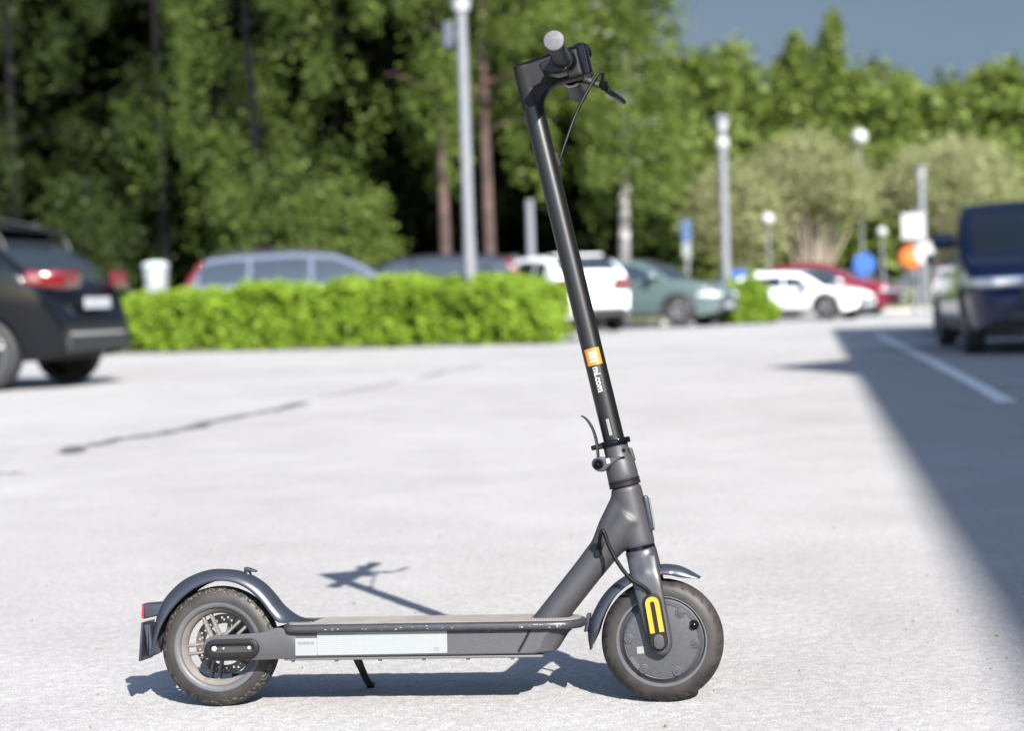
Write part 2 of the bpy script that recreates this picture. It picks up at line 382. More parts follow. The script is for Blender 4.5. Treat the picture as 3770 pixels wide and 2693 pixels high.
def tyre_mat(name, dust):
    m = bpy.data.materials.new(name); m.use_nodes = True; t = m.node_tree; b = t.nodes['Principled BSDF']
    tcn = t.nodes.new('ShaderNodeTexCoord'); n = t.nodes.new('ShaderNodeTexNoise'); n.inputs['Scale'].default_value = 24; n.inputs['Detail'].default_value = 6
    n2 = t.nodes.new('ShaderNodeTexNoise'); n2.inputs['Scale'].default_value = 260; n2.inputs['Detail'].default_value = 5
    at_ = t.nodes.new('ShaderNodeAttribute'); at_.attribute_name = 'tread'
    r = t.nodes.new('ShaderNodeValToRGB'); r.color_ramp.elements[0].position = 0.4; r.color_ramp.elements[1].position = 0.68
    r.color_ramp.elements[0].color = (0.0110, 0.0105, 0.0105, 1); r.color_ramp.elements[1].color = (0.0245, 0.0205, 0.0185, 1)
    mx = t.nodes.new('ShaderNodeMixRGB'); mx.inputs[2].default_value = (0.086, 0.083, 0.073, 1)
    r2 = t.nodes.new('ShaderNodeValToRGB'); r2.color_ramp.elements[0].position = 0.52; r2.color_ramp.elements[1].position = 0.62
    mu = t.nodes.new('ShaderNodeMath'); mu.operation = 'MULTIPLY'; mu2 = t.nodes.new('ShaderNodeMath'); mu2.operation = 'MULTIPLY'; mu2.inputs[1].default_value = dust
    for q in (n, n2): t.links.new(tcn.outputs['Object'], q.inputs['Vector'])
    t.links.new(n.outputs['Fac'], r.inputs['Fac']); t.links.new(n2.outputs['Fac'], r2.inputs['Fac'])
    t.links.new(r2.outputs[0], mu.inputs[0]); t.links.new(at_.outputs['Fac'], mu.inputs[1]); t.links.new(mu.outputs[0], mu2.inputs[0])
    t.links.new(mu2.outputs[0], mx.inputs[0]); t.links.new(r.outputs[0], mx.inputs[1]); t.links.new(mx.outputs[0], b.inputs['Base Color'])
    b.inputs['Roughness'].default_value = 0.55; b.inputs['Specular IOR Level'].default_value = 0.25
    bp = t.nodes.new('ShaderNodeBump'); bp.inputs['Strength'].default_value = 0.2; bp.inputs['Distance'].default_value = 0.001
    t.links.new(n2.outputs['Fac'], bp.inputs['Height']); t.links.new(bp.outputs[0], b.inputs['Normal'])
    return m

SCO = empty('electric_scooter'); SCO.rotation_euler = (-LEAN, 0, 0)
tag(SCO, 'dark grey electric kick scooter on its stand in the foreground', 'scooter')

def make_tyre(T, parent, dust):
    """round section with moulded sidewall rings and shoulder blocks"""
    seg = 240; prof = []
    rc, hw = 0.0945, 0.0245
    for k in range(0, 33):
        a = PI*(k/32)                                   # near bead -> crown -> far bead
        y = -hw*math.cos(a); rr = 0.0800+0.028*math.sin(a)**0.8
        if abs(y) < 0.0002: y = 0
        prof.append((rr, y))
    rows = []; tread = []
    for (rr, y) in prof:
        row = []
        for k in range(seg):
            a = 2*PI*k/seg; r2 = rr
            sh = abs(y)/hw
            if 0.30 < sh < 0.80 and rr > 0.095:
                ph = (k+int(sh*6)) % 8
                if ph in (0, 1): r2 -= 0.0016
            if sh < 0.10: r2 -= 0.0012
            row.append(T(r2*math.cos(a), y, r2*math.sin(a)))
            tread.append(1.0 if sh < 0.84 else 0.0)
        rows.append(row)
    mb = MB().grid(rows, closed_v=True)
    # raised ring and small wear marks on the near sidewall
    o = mb.build('tyre', tyre_mat('tyre_rubber_%d' % int(dust*10), dust), parent, angle=50)
    sm_ = MB(); rg_ = random.Random(int(dust*10)+3)
    for k in range(34):
        a = 2*PI*k/34+rg_.uniform(-0.03, 0.03); r_ = 0.0905 if k % 3 else 0.0965; y_ = -0.0228 if k % 3 else -0.0190
        sm_.box((r_*math.cos(a), y_, r_*math.sin(a)), (rg_.uniform(0.0008, 0.0022), 0.0005, 0.0005), T, Matrix.Rotation(-a-PI/2, 3, 'Y'))
    m_ = sm_.build('sidewall_marks', mat('tyre_mark', (0.008, 0.0075, 0.0075), 0.5), parent, smooth=False); m_['kind'] = 'stuff'
    at_ = o.data.attributes.new('tread', 'FLOAT', 'POINT'); at_.data.foreach_set('value', tread)
    return o

# --- rear wheel: cast rim with five double spokes, disc brake on the far side
wheel = MB().lathe([(0.0835, -0.0215), (0.0825, -0.0232), (0.0765, -0.0235), (0.0720, -0.0222), (0.0696, -0.0200), (0.0690, -0.0180), (0.0705, 0.004), (0.0705, 0.016), (0.0735, 0.0215), (0.0825, 0.0232), (0.0835, 0.0215)], 96, RW, closed=True).build('wheel', rimgrey, SCO)
wheel['label'] = 'spoked rear wheel with a disc brake'
rb = MB().lathe([(0.0690, -0.0178), (0.0700, 0.002), (0.0600, 0.000), (0.0590, -0.004), (0.0620, -0.0120)], 96, RW, closed=True).build('rim_barrel', rimdust, wheel)
make_tyre(RW, wheel, 0.9)
for k in range(5):
    a = math.radians(43+72*k)
    for s in (-1, 1):
        c, sn = math.cos(a), math.sin(a); px, pz = -sn, c
        pts = []
        for q in (0.016, 0.030, 0.045, 0.0625): pts.append((c*q+px*s*0.0075, -0.006+0.004*(q-0.016)/0.05, sn*q+pz*s*0.0075))
        rows = []
        for x, y, z in pts:
            rows.append([RW(x+px*u*0.0028, y+v*0.0055, z+pz*u*0.0028) for u, v in ((-1, -0.6), (-0.5, -1), (0.5, -1), (1, -0.6), (1, 1), (-1, 1))])
        MB().grid(rows, closed_v=True, cap=True).build('spoke', rimdust, wheel, angle=60)
MB().lathe([(0.0, -0.030), (0.010, -0.030), (0.012, -0.022), (0.021, -0.018), (0.022, 0.014), (0.014, 0.026), (0.0, 0.026)], 40, RW).build('hub', rimdust, wheel)
# brake disc with rows of holes cut right through
dm = MB(); n = 80; rr = [0.038, 0.0425, 0.0465, 0.0505, 0.055]; fs = []
for y in (0.0275, 0.0293):
    for r in rr: fs.append([(r, y)])
rows = [[RW(r*math.cos(2*PI*k/n), 0.0275, r*math.sin(2*PI*k/n)) for k in range(n)] for r in rr]
vs_, fcs = [p for r in rows for p in r], []
for i in range(4):
    for k in range(n):
        if (i == 1 and k % 8 in (0, 4)) or (i == 2 and k % 8 in (2, 5)): continue
        fcs.append((i*n+k, i*n+(k+1) % n, (i+1)*n+(k+1) % n, (i+1)*n+k))
for k in range(6):                                          # arms to the hub
    a = 2*PI*k/6+0.3; b = len(vs_)
    for r, t in ((0.018, -0.2), (0.018, 0.2), (0.039, 0.09), (0.039, -0.09)): vs_.append(RW(r*math.cos(a+t), 0.0275, r*math.sin(a+t)))
    fcs.append((b, b+1, b+2, b+3))
dm.add(vs_, fcs); dm.build('brake_disc', mat('disc_steel', (0.09, 0.075, 0.065), 0.5, metal=0.6), wheel, smooth=False, solid=0.0018)
cal = MB(); pillow(cal, round_poly([(0.012, 0.028), (0.04, 0.012), (0.066, 0.022), (0.052, 0.062), (0.024, 0.062)], 0.006), RW, 0.020, 0.045, 0.003)
cal.build('brake_caliper', mat('caliper_black', (0.012, 0.012, 0.013), 0.4), SCO)
MB().tube([RW(-0.026, 0.002, -0.030), RW(-0.030, -0.008, -0.038)], [0.008, 0.0085], 14).build('valve_cap', rimdust, wheel)
MB().tube([RW(0.022, -0.004, -0.056), RW(0.034, -0.006, -0.055)], [0.006, 0.0052], 14).build('valve', plas2, wheel)

# --- front wheel: hub motor behind a round cover
fw = MB().lathe([(0.0838, -0.0205), (0.0825, -0.0225), (0.0765, -0.0228), (0.0750, -0.0205), (0.0740, -0.0180), (0.0740, 0.0205), (0.0825, 0.0225), (0.0838, 0.0205)], 96, FW, closed=True).build('wheel', rimgrey, SCO)
fw['label'] = 'front wheel with round hub motor cover'
make_tyre(FW, fw, 0.0)
cv = MB().lathe([(0.0742, -0.016), (0.0735, -0.0195), (0.0700, -0.0215), (0.0690, -0.0235), (0.0665, -0.0262), (0.0655, -0.0270), (0.0648, -0.0268), (0.0643, -0.0262), (0.0636, -0.0262), (0.0631, -0.0270), (0.050, -0.0285), (0.030, -0.0295), (0.014, -0.0300), (0.0, -0.0300)], 96, FW).build('motor_cover', motor, fw)
MB().lathe([(0.0742, 0.016), (0.0735, 0.0195), (0.066, 0.0262), (0.030, 0.0285), (0.0, 0.0290)], 64, FW).build('motor_cover', motor, fw)
for k in range(6):
    a = math.radians(43.5+60*k); cx, cz = 0.0580*math.cos(a), 0.0580*math.sin(a)
    T = lambda x, y, z, cx=cx, cz=cz: FW(cx+x, y, cz+z)
    b = MB().lathe([(0.0088, -0.0272), (0.0084, -0.0290), (0.0072, -0.0293), (0.0066, -0.0285), (0.0042, -0.0285), (0.0038, -0.0298), (0.0022, -0.0300), (0.0020, -0.0285), (0.0, -0.0285)], 24, T).build('screw', motor, fw)
T = lambda x, y, z: FW(0.0610+x, y, 0.0150+z)
MB().lathe([(0.0092, -0.0262), (0.0088, -0.0276), (0.0074, -0.0276), (0.0072, -0.029), (0.0055, -0.0345), (0.0025, -0.0365), (0.0, -0.0368)], 24, T).build('valve_cap', blackg, fw)
MB().box((-0.0400, -0.0292, -0.0069), (0.0062, 0.0004, 0.0062), FW, Matrix.Rotation(0.12, 3, 'Y')).build('sticker', mat('sticker_dusty', (0.13, 0.125, 0.12), 0.8), fw, smooth=False)
lt = MB()
for i in range(9):                                          # moulded ring segments and print on the lower left
    a = math.radians(196+i*3.1); lt.box((0.0610*math.cos(a), -0.0280, 0.0610*math.sin(a)), (0.0010, 0.0003, 0.0034), FW, Matrix.Rotation(-a-PI/2, 3, 'Y'))
lt.build('print_mark', mat('faint_print', (0.055, 0.055, 0.055), 0.7), fw, smooth=False)

# --- frame: head tube and down tube blended into one casting
def frame():
    mb = MB()
    mb.tube([S(0, 0, 0.1665), S(0, 0, 0.19), S(0, 0, 0.24), S(0, 0, 0.2780)], [0.0280, 0.0285, 0.0282, 0.0278], 40)
    # down tube from the deck to the head tube, flaring as it arrives
    p0, p1 = Vector((0.585, 0, 0.130)), Vector(S(-0.004, 0, 0.2235)); pts = [p0.lerp(p1, t) for t in (0, 0.25, 0.5, 0.7, 0.85, 1.0)]
    mb.tube(pts, [0.0262, 0.0262, 0.0262, 0.0275, 0.031, 0.034], 40)
    # web above, towards the steering column
    q0, q1 = p0.lerp(p1, 0.62), Vector(S(-0.004, 0, 0.262)); mb.tube([q0, q0.lerp(q1, 0.5), q1], [0.020, 0.024, 0.022], 32)
    o = mb.build('frame', paint, SCO)
    md = o.modifiers.new('remesh', 'REMESH'); md.mode = 'VOXEL'; md.voxel_size = 0.0019; md.use_smooth_shade = True
    md = o.modifiers.new('smooth', 'CORRECTIVE_SMOOTH') if False else o.modifiers.new('smooth', 'SMOOTH'); md.factor = 0.5; md.iterations = 55
    return o
FR = frame()
MB().lathe([(0.0262, -0.004), (0.0284, -0.0035), (0.0284, 0.0035), (0.0262, 0.004)], 48, AX(0.2820), closed=True).build('headset_ring', plas2, SCO)
MB().lathe([(0.0262, -0.003), (0.0268, -0.003), (0.0268, 0.003), (0.0262, 0.003)], 48, AX(0.1655), closed=True).build('headset_ring', blackg, SCO)
MB().tube([S(0, 0, 0.150), S(0, 0, 0.30)], 0.024, 32).build('steerer_tube', plas2, SCO)
# front reflector housing
o = MB(); pillow(o, round_poly([(0.024, 0.191), (0.0325, 0.1905), (0.0358, 0.2450), (0.0338, 0.2530), (0.026, 0.2550)], 0.003), S, -0.0135, 0.0135, 0.003)
o = o.build('front_reflector', plas, FR); MB().box((0.0350, 0, 0.2215), (0.0008, 0.0105, 0.0265), S, Matrix.Rotation(0.06, 3, 'Y')).build('reflector_face', mat('reflector_clear', (0.10, 0.10, 0.105), 0.25), SCO, smooth=False).parent = SCO
# cable grommet on the down tube
gp = capsule((-0.0740, 0.1735), (-0.0640, 0.1905), 0.0062)
o = MB(); pillow(o, gp, S, -0.0335, -0.024, 0.0022); o.build('cable_grommet', plas2, FR)

# --- fork with side covers
fk = MB()
secs = [(0.1640, 0.0278, 0.0278), (0.150, 0.0279, 0.0310), (0.138, 0.0278, 0.0365), (0.128, 0.0277, 0.0420), (0.1185, 0.0272, 0.0450)]
rows = []
for s, a, b in secs:
    rows.append([S(a*math.copysign(abs(math.cos(t))**0.85, math.cos(t)), b*math.copysign(abs(math.sin(t))**0.85, math.sin(t)), s) for t in [2*PI*k/48 for k in range(48)]])
fk.grid(rows, closed_v=True, cap=True)
legp = [(0.152, -0.0262, 0.0262, 0.0295), (0.138, -0.0266, 0.0268, 0.0360), (0.125, -0.0266, 0.0266, 0.0418), (0.110, -0.0263, 0.0258, 0.0456), (0.095, -0.0260, 0.0252, 0.0474), (0.070, -0.0257, 0.0240, 0.0484), (0.040, -0.0253, 0.0225, 0.0488), (0.010, -0.0246, 0.0206, 0.0488), (-0.004, -0.0232, 0.0192, 0.0488), (-0.013, -0.0196, 0.0160, 0.0486), (-0.020, -0.0130, 0.0095, 0.0482), (-0.0235, -0.0050, 0.0015, 0.0478)]
for sd in (-1, 1):
    rows = []
    for s, a, b, yo in legp:
        yi = 0.012 if s > 0.118 else 0.0318; ec, eh, yc, yh = (a+b)/2, (b-a)/2, (yi+yo)/2, (yo-yi)/2
        rows.append([S(ec+eh*math.copysign(abs(math.cos(t))**0.45, math.cos(t)), sd*(yc+yh*math.copysign(abs(math.sin(t))**0.6, math.sin(t))), s) for t in [2*PI*k/40 for k in range(40)]])
    fk.grid(rows, closed_v=True, cap=True)
FK = fk.build('fork', mat('fork_plastic', (0.0200, 0.0200, 0.0235), 0.42, spec=0.4, bump=(500, 0.05, 0.0008)), SCO, angle=50)
md = FK.modifiers.new('remesh', 'REMESH'); md.mode = 'VOXEL'; md.voxel_size = 0.0015; md.use_smooth_shade = True
md = FK.modifiers.new('smooth', 'SMOOTH'); md.factor = 0.5; md.iterations = 45
def cov(s):
    def T(u, y, v): return S(u, s*y, v)
    o = MB(); pillow(o, capsule((-0.0035, 0.0025), (0.0012, 0.0705), 0.0160, 16), T, 0.046, 0.0545, 0.003)
    o.build('fork_cover', plas2, FK)
    yel = mat('yellow_reflector', (0.265, 0.180, 0.0005), 0.35, noise=(420, 0.2, (0.20, 0.130, 0.0005)))
    # U-shaped reflector: outer capsule minus slot
    out_ = []; inn = []
    p, q = Vector((-0.0020, 0.0185)), Vector((0.0012, 0.0690)); ax = (q-p).normalized(); nx = Vector((ax.y, -ax.x))
    N_ = 14
    for r, lst in ((0.0122, out_), (0.0040, inn)):
        lst.append(p+nx*r); lst.append(p.lerp(q, 0.5)+nx*r)
        for k in range(N_+1):
            t = PI*k/N_; lst.append(q+nx*r*math.cos(t)+ax*r*math.sin(t))
        lst.append(p.lerp(q, 0.5)-nx*r); lst.append(p-nx*r)
    mb = MB(); mb.grid([[T(a.x, 0.0558, a.y), T(b.x, 0.0558, b.y)] for a, b in zip(out_, inn)]); mb.build('reflector', yel, FK, solid=0.0016, smooth=False)
    o = MB(); pillow(o, capsule((-0.0036, -0.0015), (-0.0026, 0.0065), 0.0092, 14), T, 0.0535, 0.0570, 0.0016); o.build('axle_cap', paint, FK)
cov(-1); cov(1)

# --- front mudguard
def mud_sweep(C, E, w, T, name, material, parent, th=0.0022, n=64, wt=None):
    C = smooth_pts(C, n); E = smooth_pts(E, n); rows = []
    for i in range(n):
        ww = w if wt is None else np.interp(i/(n-1), wt[0], wt[1]); row = []
        for k in range(-8, 9):
            t = abs(k)/8; y = ww*math.sin(t*PI/2)**0.9*(1 if k > 0 else -1) if k else 0.0
            f = (1-math.cos(t*PI/2))**1.1
            row.append(T(C[i][0]+(E[i][0]-C[i][0])*f, y, C[i][1]+(E[i][1]-C[i][1])*f))
        rows.append(row)
    return MB().grid(rows).build(name, material, parent, solid=th, angle=60)
fC = [(-0.1285, 0.0100), (-0.1245, 0.0440), (-0.1070, 0.0740), (-0.0830, 0.0990), (-0.0570, 0.1155), (-0.0300, 0.1250), (0.0, 0.1300), (0.0274, 0.1285), (0.0475, 0.1239), (0.0670, 0.1140), (0.0915, 0.0916)]
fE = [(-0.1262, 0.0120), (-0.1085, 0.0350), (-0.0930, 0.0600), (-0.0720, 0.0850), (-0.0510, 0.1000), (-0.0280, 0.1100), (0.0, 0.1150), (0.0250, 0.1125), (0.0420, 0.1080), (0.0580, 0.1000), (0.0890, 0.0905)]
FM = mud_sweep(fC, fE, 0.0285, S, 'front_mudguard', plas, SCO, wt=((0, 0.12, 0.8, 1), (0.012, 0.028, 0.028, 0.016)))
o = MB(); pillow(o, round_poly([(-0.1320, 0.044), (-0.1245, 0.0435), (-0.1120, 0.0730), (-0.1195, 0.0745)], 0.002), S, -0.012, 0.012, 0.002); o.build('rear_reflector', plas, FM)

# --- deck: foot board, battery case, swing arms
def plan_outline(x0, x1, hw, rf, rr_, n=14):
    """closed plan outline (x,y) with a rounded nose and rounded tail"""
    o = []
    for k in range(n+1):
        t = -PI/2+PI*k/n; o.append((x1-rf+rf*math.copysign(abs(math.cos(t))**0.75, math.cos(t)), hw*math.copysign(abs(math.sin(t))**0.75, math.sin(t))))
    for k in range(n+1):
        t = PI/2+PI*k/n; o.append((x0+rr_+rr_*math.copysign(abs(math.cos(t))**0.6, math.cos(t)), hw*math.copysign(abs(math.sin(t))**0.6, math.sin(t))))
    return o
ol = plan_outline(0.1250, 0.6640, 0.0735, 0.075, 0.030)
TD = lambda u, y, v: (u, v, y)                            # pillow across z
o = MB(); pillow(o, ol, TD, 0.1340, 0.1490, 0.0065, 6); DK = o.build('deck', mat('deck_paint', (0.015, 0.0155, 0.019), 0.34, spec=0.4, noise=(55, 0.28, (0.025, 0.025, 0.028)), bump=(300, 0.1, 0.0006)), SCO, angle=60)
mb = MB(); il = inset(ol, 0.0085); pillow(mb, [tuple(p) for p in il], TD, 0.1480, 0.1505, 0.001, 2)
mt = mat('deck_mat_dust', (0.088, 0.080, 0.077), 0.9, spec=0.2, noise=(30, 0.3, (0.135, 0.124, 0.118))); MAT_ = mb.build('rubber_mat', mt, DK, angle=60)
# moulded studs of the mat (hundreds of tiny ones: one piece of stuff)
vs_, fs_ = [], []
for i in range(88):
    for j in range(21):
        x = 0.182+i*0.0052; y = -0.060+j*0.006+(0.003 if i % 2 else 0)
        if x > 0.60 and abs(y) > 0.055-0.9*(x-0.60): continue
        if x > 0.565 and abs(y) < 0.032: continue
        b = len(vs_); h = 0.0013
        vs_ += [(x-.0019, y, .1505), (x, y-.0021, .1505), (x+.0019, y, .1505), (x, y+.0021, .1505), (x-.0012, y, .1505+h), (x, y-.0013, .1505+h), (x+.0012, y, .1505+h), (x, y+.0013, .1505+h)]
        fs_ += [(b, b+1, b+5, b+4), (b+1, b+2, b+6, b+5), (b+2, b+3, b+7, b+6), (b+3, b, b+4, b+7), (b+4, b+5, b+6, b+7)]
o = MB().add(vs_, fs_).build('mat_studs', mt, DK, smooth=False); o['kind'] = 'stuff'
# chips of bare metal along the lip
rg = random.Random(4); ch = MB()
for i in range(46):
    x = rg.uniform(0.2, 0.66) if i < 30 else rg.gauss(0.60, 0.03)
    if x > 0.632: continue
    z = rg.uniform(0.1385, 0.1445); l = rg.uniform(0.0006, 0.0026); h = rg.uniform(0.0003, 0.0009)
    y = -0.07372
    ch.add([(x-l, y, z), (x, y-.0001, z-h), (x+l, y, z), (x, y-.0001, z+h)], [(0, 1, 2, 3)])
o = ch.build('paint_chips', mat('bare_metal', (0.22, 0.215, 0.21), 0.5), DK, smooth=False); o['kind'] = 'stuff'
# battery case with sloping nose
case_prof = [(0.118, 0.0900), (0.118, 0.1350), (0.645, 0.1350), (0.632, 0.1230), (0.614, 0.0960), (0.604, 0.0915)]
mb = MB(); rows = []
for t in range(13):
    y = -0.0610+0.122*t/12; e = 1-(abs(y)/0.061)**6*0.10
    rows.append([(min(x, x) if x < 0.5 else 0.5+(x-0.5)*(1-0.28*(abs(y)/0.061)**5), y, z) for x, z in case_prof])
mb.grid(rows, closed_v=True, cap=True)
CASE = mb.build('battery_case', mat('case_paint', (0.0265, 0.0262, 0.0300), 0.55, spec=0.3, noise=(700, 0.15, (0.044, 0.043, 0.048)), bump=(900, 0.2, 0.0006)), SCO, angle=25, bevel=0.003)
o = MB().box((0.3600, 0, 0.0877), (0.2300, 0.0590, 0.0023)).build('bottom_plate', mat('plate_grey', (0.05, 0.049, 0.054), 0.5), CASE, bevel=0.001)
for i in range(6):
    x = 0.1445+i*0.0783
    MB().lathe([(0.0, -0.0035), (0.0028, -0.0032), (0.0036, -0.001), (0.0036, 0.001)], 14, lambda a, h, b, x=x: (x+a, -0.052+b, 0.0852+h)).build('screw', steel, CASE)
wl = MB(); wl.tube(smooth_pts([(0.5478, -0.0612, 0.0965), (0.556, -0.0615, 0.110), (0.5691, -0.0615, 0.1335)], 24), [0.0018+0.0006*(i % 2) for i in range(24)], 8); wl.build('weld_seam', plas2, CASE)
# swing arms
arm = round_poly([(-0.0165, 0.1085), (-0.0115, 0.0940), (0.0043, 0.0862), (0.1515, 0.0890), (0.1515, 0.1345), (0.1350, 0.1400), (0.1180, 0.1445), (0.0921, 0.1352), (-0.0031, 0.1300), (-0.0150, 0.1220)], [0.012, 0.01, 0.01, 0.0005, 0.0005, 0.001, 0.01, 0.03, 0.016, 0.01])
for s in (-1, 1):
    a, b = (-0.0613, -0.0475) if s < 0 else (0.0475, 0.0613)
    o = MB(); pillow(o, arm, IDT, a, b, 0.0006, 2); sw = o.build('swing_arm', MATS['case_paint'], SCO, angle=30)
    # axle cover: a raised ring round a recessed slot
    oo, ii = capsule((0.0055, 0.1075), (0.0690, 0.1085), 0.0172, 16), capsule((0.0055, 0.1080), (0.0690, 0.1087), 0.0074, 16)
    oo2, ii2 = inset(oo, 0.0022), inset(ii, -0.0016)
    y0, y1 = -0.0608, -0.0690
    rows = [[(p[0], s*-y, p[1]) for p in poly] for poly, y in ((oo, y0), (oo, y1+0.0015), (oo2, y1), (ii2, y1), (ii, y1+0.0015), (ii, y0-0.0006))]
    cvr = MB().grid(rows, closed_v=True).build('axle_cover', plas2, sw, angle=40)
    o = MB(); pillow(o, capsule((0.0055, 0.1080), (0.0690, 0.1087), 0.0072, 14), lambda x, y, z, s=s: (x, s*-y, z), -0.0616, -0.0610); o.build('slot_plate', blackm, sw)
    nut = mat('nut_bright', (0.22, 0.218, 0.20), 0.5, metal=0.2)
    for (x, z, r) in ((0.0045, 0.1083, 0.0052), (0.0215, 0.1085, 0.0021), (0.0680, 0.1093, 0.0034)):
        MB().lathe([(0.0, -0.0655), (r*0.6, -0.0655), (r, -0.0645), (r, -0.0612)], 6 if r > 0.005 else 16, lambda a, y, b, x=x, z=z, s=s: (x+a, s*-y, z+b)).build('axle_nut', nut, sw, angle=30)
# stickers on the case
st = MB().box((0.1708, -0.0616, 0.1096), (0.0196, 0.0002, 0.0152)).build('sticker', white, CASE, smooth=False)
def printed(name):
    m = bpy.data.materials.new(name); m.use_nodes = True; t = m.node_tree; b = t.nodes['Principled BSDF']
    tcn = t.nodes.new('ShaderNodeTexCoord'); wv = t.nodes.new('ShaderNodeTexWave'); wv.bands_direction = 'Z'; wv.inputs['Scale'].default_value = 85
    mpn = t.nodes.new('ShaderNodeMapping'); mpn.inputs['Scale'].default_value = (700, 1, 1); nzn = t.nodes.new('ShaderNodeTexNoise'); nzn.inputs['Scale'].default_value = 1.0
    mu = t.nodes.new('ShaderNodeMath'); mu.operation = 'MULTIPLY'; r = t.nodes.new('ShaderNodeValToRGB')
    r.color_ramp.elements[0].position = 0.35; r.color_ramp.elements[1].position = 0.6; r.color_ramp.elements[0].color = (0.152, 0.160, 0.164, 1); r.color_ramp.elements[1].color = (0.108, 0.119, 0.126, 1)
    t.links.new(tcn.outputs['Object'], wv.inputs['Vector']); t.links.new(tcn.outputs['Object'], mpn.inputs['Vector']); t.links.new(mpn.outputs[0], nzn.inputs['Vector'])
    t.links.new(wv.outputs['Fac'], mu.inputs[0]); t.links.new(nzn.outputs['Fac'], mu.inputs[1]); t.links.new(mu.outputs[0], r.inputs['Fac']); t.links.new(r.outputs[0], b.inputs['Base Color'])
    b.inputs['Roughness'].default_value = 0.35
    return m
o = MB(); pillow(o, round_poly([(0.1908, 0.0945), (0.4225, 0.0958), (0.4225, 0.1342), (0.1908, 0.1338)], 0.003), IDT, -0.0619, -0.0614); st2 = o.build('information_sticker', printed('sticker_print'), CASE, smooth=False)
ink = mat('sticker_ink', (0.055, 0.065, 0.075), 0.6); rg = random.Random(11)
bc = MB(); x = 0.1565
while x < 0.1845:
    wd = rg.uniform(0.0003, 0.0011); bc.box((x, -0.0620, 0.1160), (wd/2, 0.0001, 0.0024)); x += wd+rg.uniform(0.0005, 0.0012)
bc.build('barcode', ink, CASE, smooth=False)
def text_mesh(txt, size, T, name, material, parent, bold=0.0, xs=1.0):
    """flat lettering placed through T(u, v), reading along u with its top towards v"""
    cu = bpy.data.curves.new(name, 'FONT'); cu.body = txt; cu.size = size; cu.resolution_u = 6; cu.offset = bold
    tmp = bpy.data.objects.new(name, cu); COL.objects.link(tmp); dg = bpy.context.evaluated_depsgraph_get()
    me = bpy.data.meshes.new_from_object(tmp.evaluated_get(dg)); bpy.data.objects.remove(tmp); bpy.data.curves.remove(cu)
    bm = bmesh.new(); bm.from_mesh(me)
    for _ in range(1): bmesh.ops.subdivide_edges(bm, edges=[e for e in bm.edges if e.calc_length() > size*0.12], cuts=2)
    bmesh.ops.triangulate(bm, faces=bm.faces)
    for v in bm.verts: v.co = Vector(T(v.co.x*xs, v.co.y))
    bm.to_mesh(me); bm.free(); me.materials.append(material)
    o = bpy.data.objects.new(name, me); COL.objects.link(o)
    if parent is not None: o.parent = parent
    return o
text_mesh('CE', 0.0085, lambda u, v: (0.3985+u, -0.0621, 0.1000+v), 'lettering', ink, CASE)
text_mesh('Electric Scooter   Read the manual', 0.0042, lambda u, v: (0.1940+u, -0.0621, 0.1292+v), 'lettering', ink, CASE) if False else None
o = MB().box((0.2260, -0.0620, 0.1307), (0.0320, 0.0001, 0.0011)); o.box((0.3930, -0.0620, 0.1010), (0.0022, 0.0001, 0.0004)); o.build('print_line', mat('soft_ink', (0.10, 0.11, 0.12), 0.6), CASE, smooth=False)
# kickstand on the far side
MB().tube(smooth_pts([(0.236, 0.045, 0.0880), (0.240, 0.070, 0.0640), (0.2435, 0.108, 0.0350), (0.2475, 0.1330, 0.0165)], 16), [0.0075]*6+[0.0068]*10, 12).build('kickstand', mat('stand_black', (0.008, 0.008, 0.008), 0.45), SCO)
MB().tube([(0.243, 0.1330, 0.0185), (0.2555, 0.1345, 0.0180)], [0.007, 0.005], 12).build('stand_foot', blackm, SCO)

# --- rear mudguard with tail light
rC = [(-0.1335, 0.0905), (-0.1259, 0.1187), (-0.1173, 0.1579), (-0.1058, 0.1882), (-0.0872, 0.2105), (-0.0667, 0.2269), (-0.0422, 0.2383), (-0.0158, 0.2448), (0.0105, 0.2447), (0.0368, 0.2409), (0.0608, 0.2316), (0.0827, 0.2166), (0.1005, 0.1977), (0.1143, 0.1799), (0.1301, 0.1659), (0.146, 0.156), (0.1619, 0.1520), (0.1760, 0.1506)]
rE = [(-0.1190, 0.0950), (-0.1085, 0.1311), (-0.0960, 0.1570), (-0.0800, 0.1790), (-0.0610, 0.1980), (-0.0400, 0.2130), (-0.0200, 0.2215), (0.0, 0.2258), (0.0190, 0.2256), (0.0380, 0.2210), (0.0560, 0.2120), (0.0720, 0.1990), (0.0860, 0.1830), (0.0985, 0.1660), (0.1100, 0.1530), (0.1230, 0.1500), (0.1480, 0.1498), (0.1760, 0.1500)]
RM = mud_sweep(rC, rE, 0.031, IDT, 'rear_mudguard', plas, SCO, n=90, wt=((0, 0.08, 0.75, 0.9, 1), (0.026, 0.031, 0.031, 0.036, 0.030)))
o = MB(); pillow(o, round_poly([(-0.1390, 0.1590), (-0.1060, 0.1660), (-0.1020, 0.1890), (-0.1395, 0.1868)], 0.003), IDT, -0.019, 0.019, 0.003); o.build('tail_light', plas, RM)
o = MB(); pillow(o, round_poly([(-0.1435, 0.1610), (-0.1378, 0.1585), (-0.1382, 0.1872), (-0.1425, 0.1862)], 0.0025), IDT, -0.0185, 0.0185, 0.003); o.build('light_lens', red, RM)
o = MB(); pillow(o, round_poly([(-0.1378, 0.1545), (-0.1345, 0.1545), (-0.1385, 0.0850), (-0.1430, 0.0850)], 0.001), IDT, -0.036, 0.036, 0.001, 2); o.build('splash_flap', plas, RM)
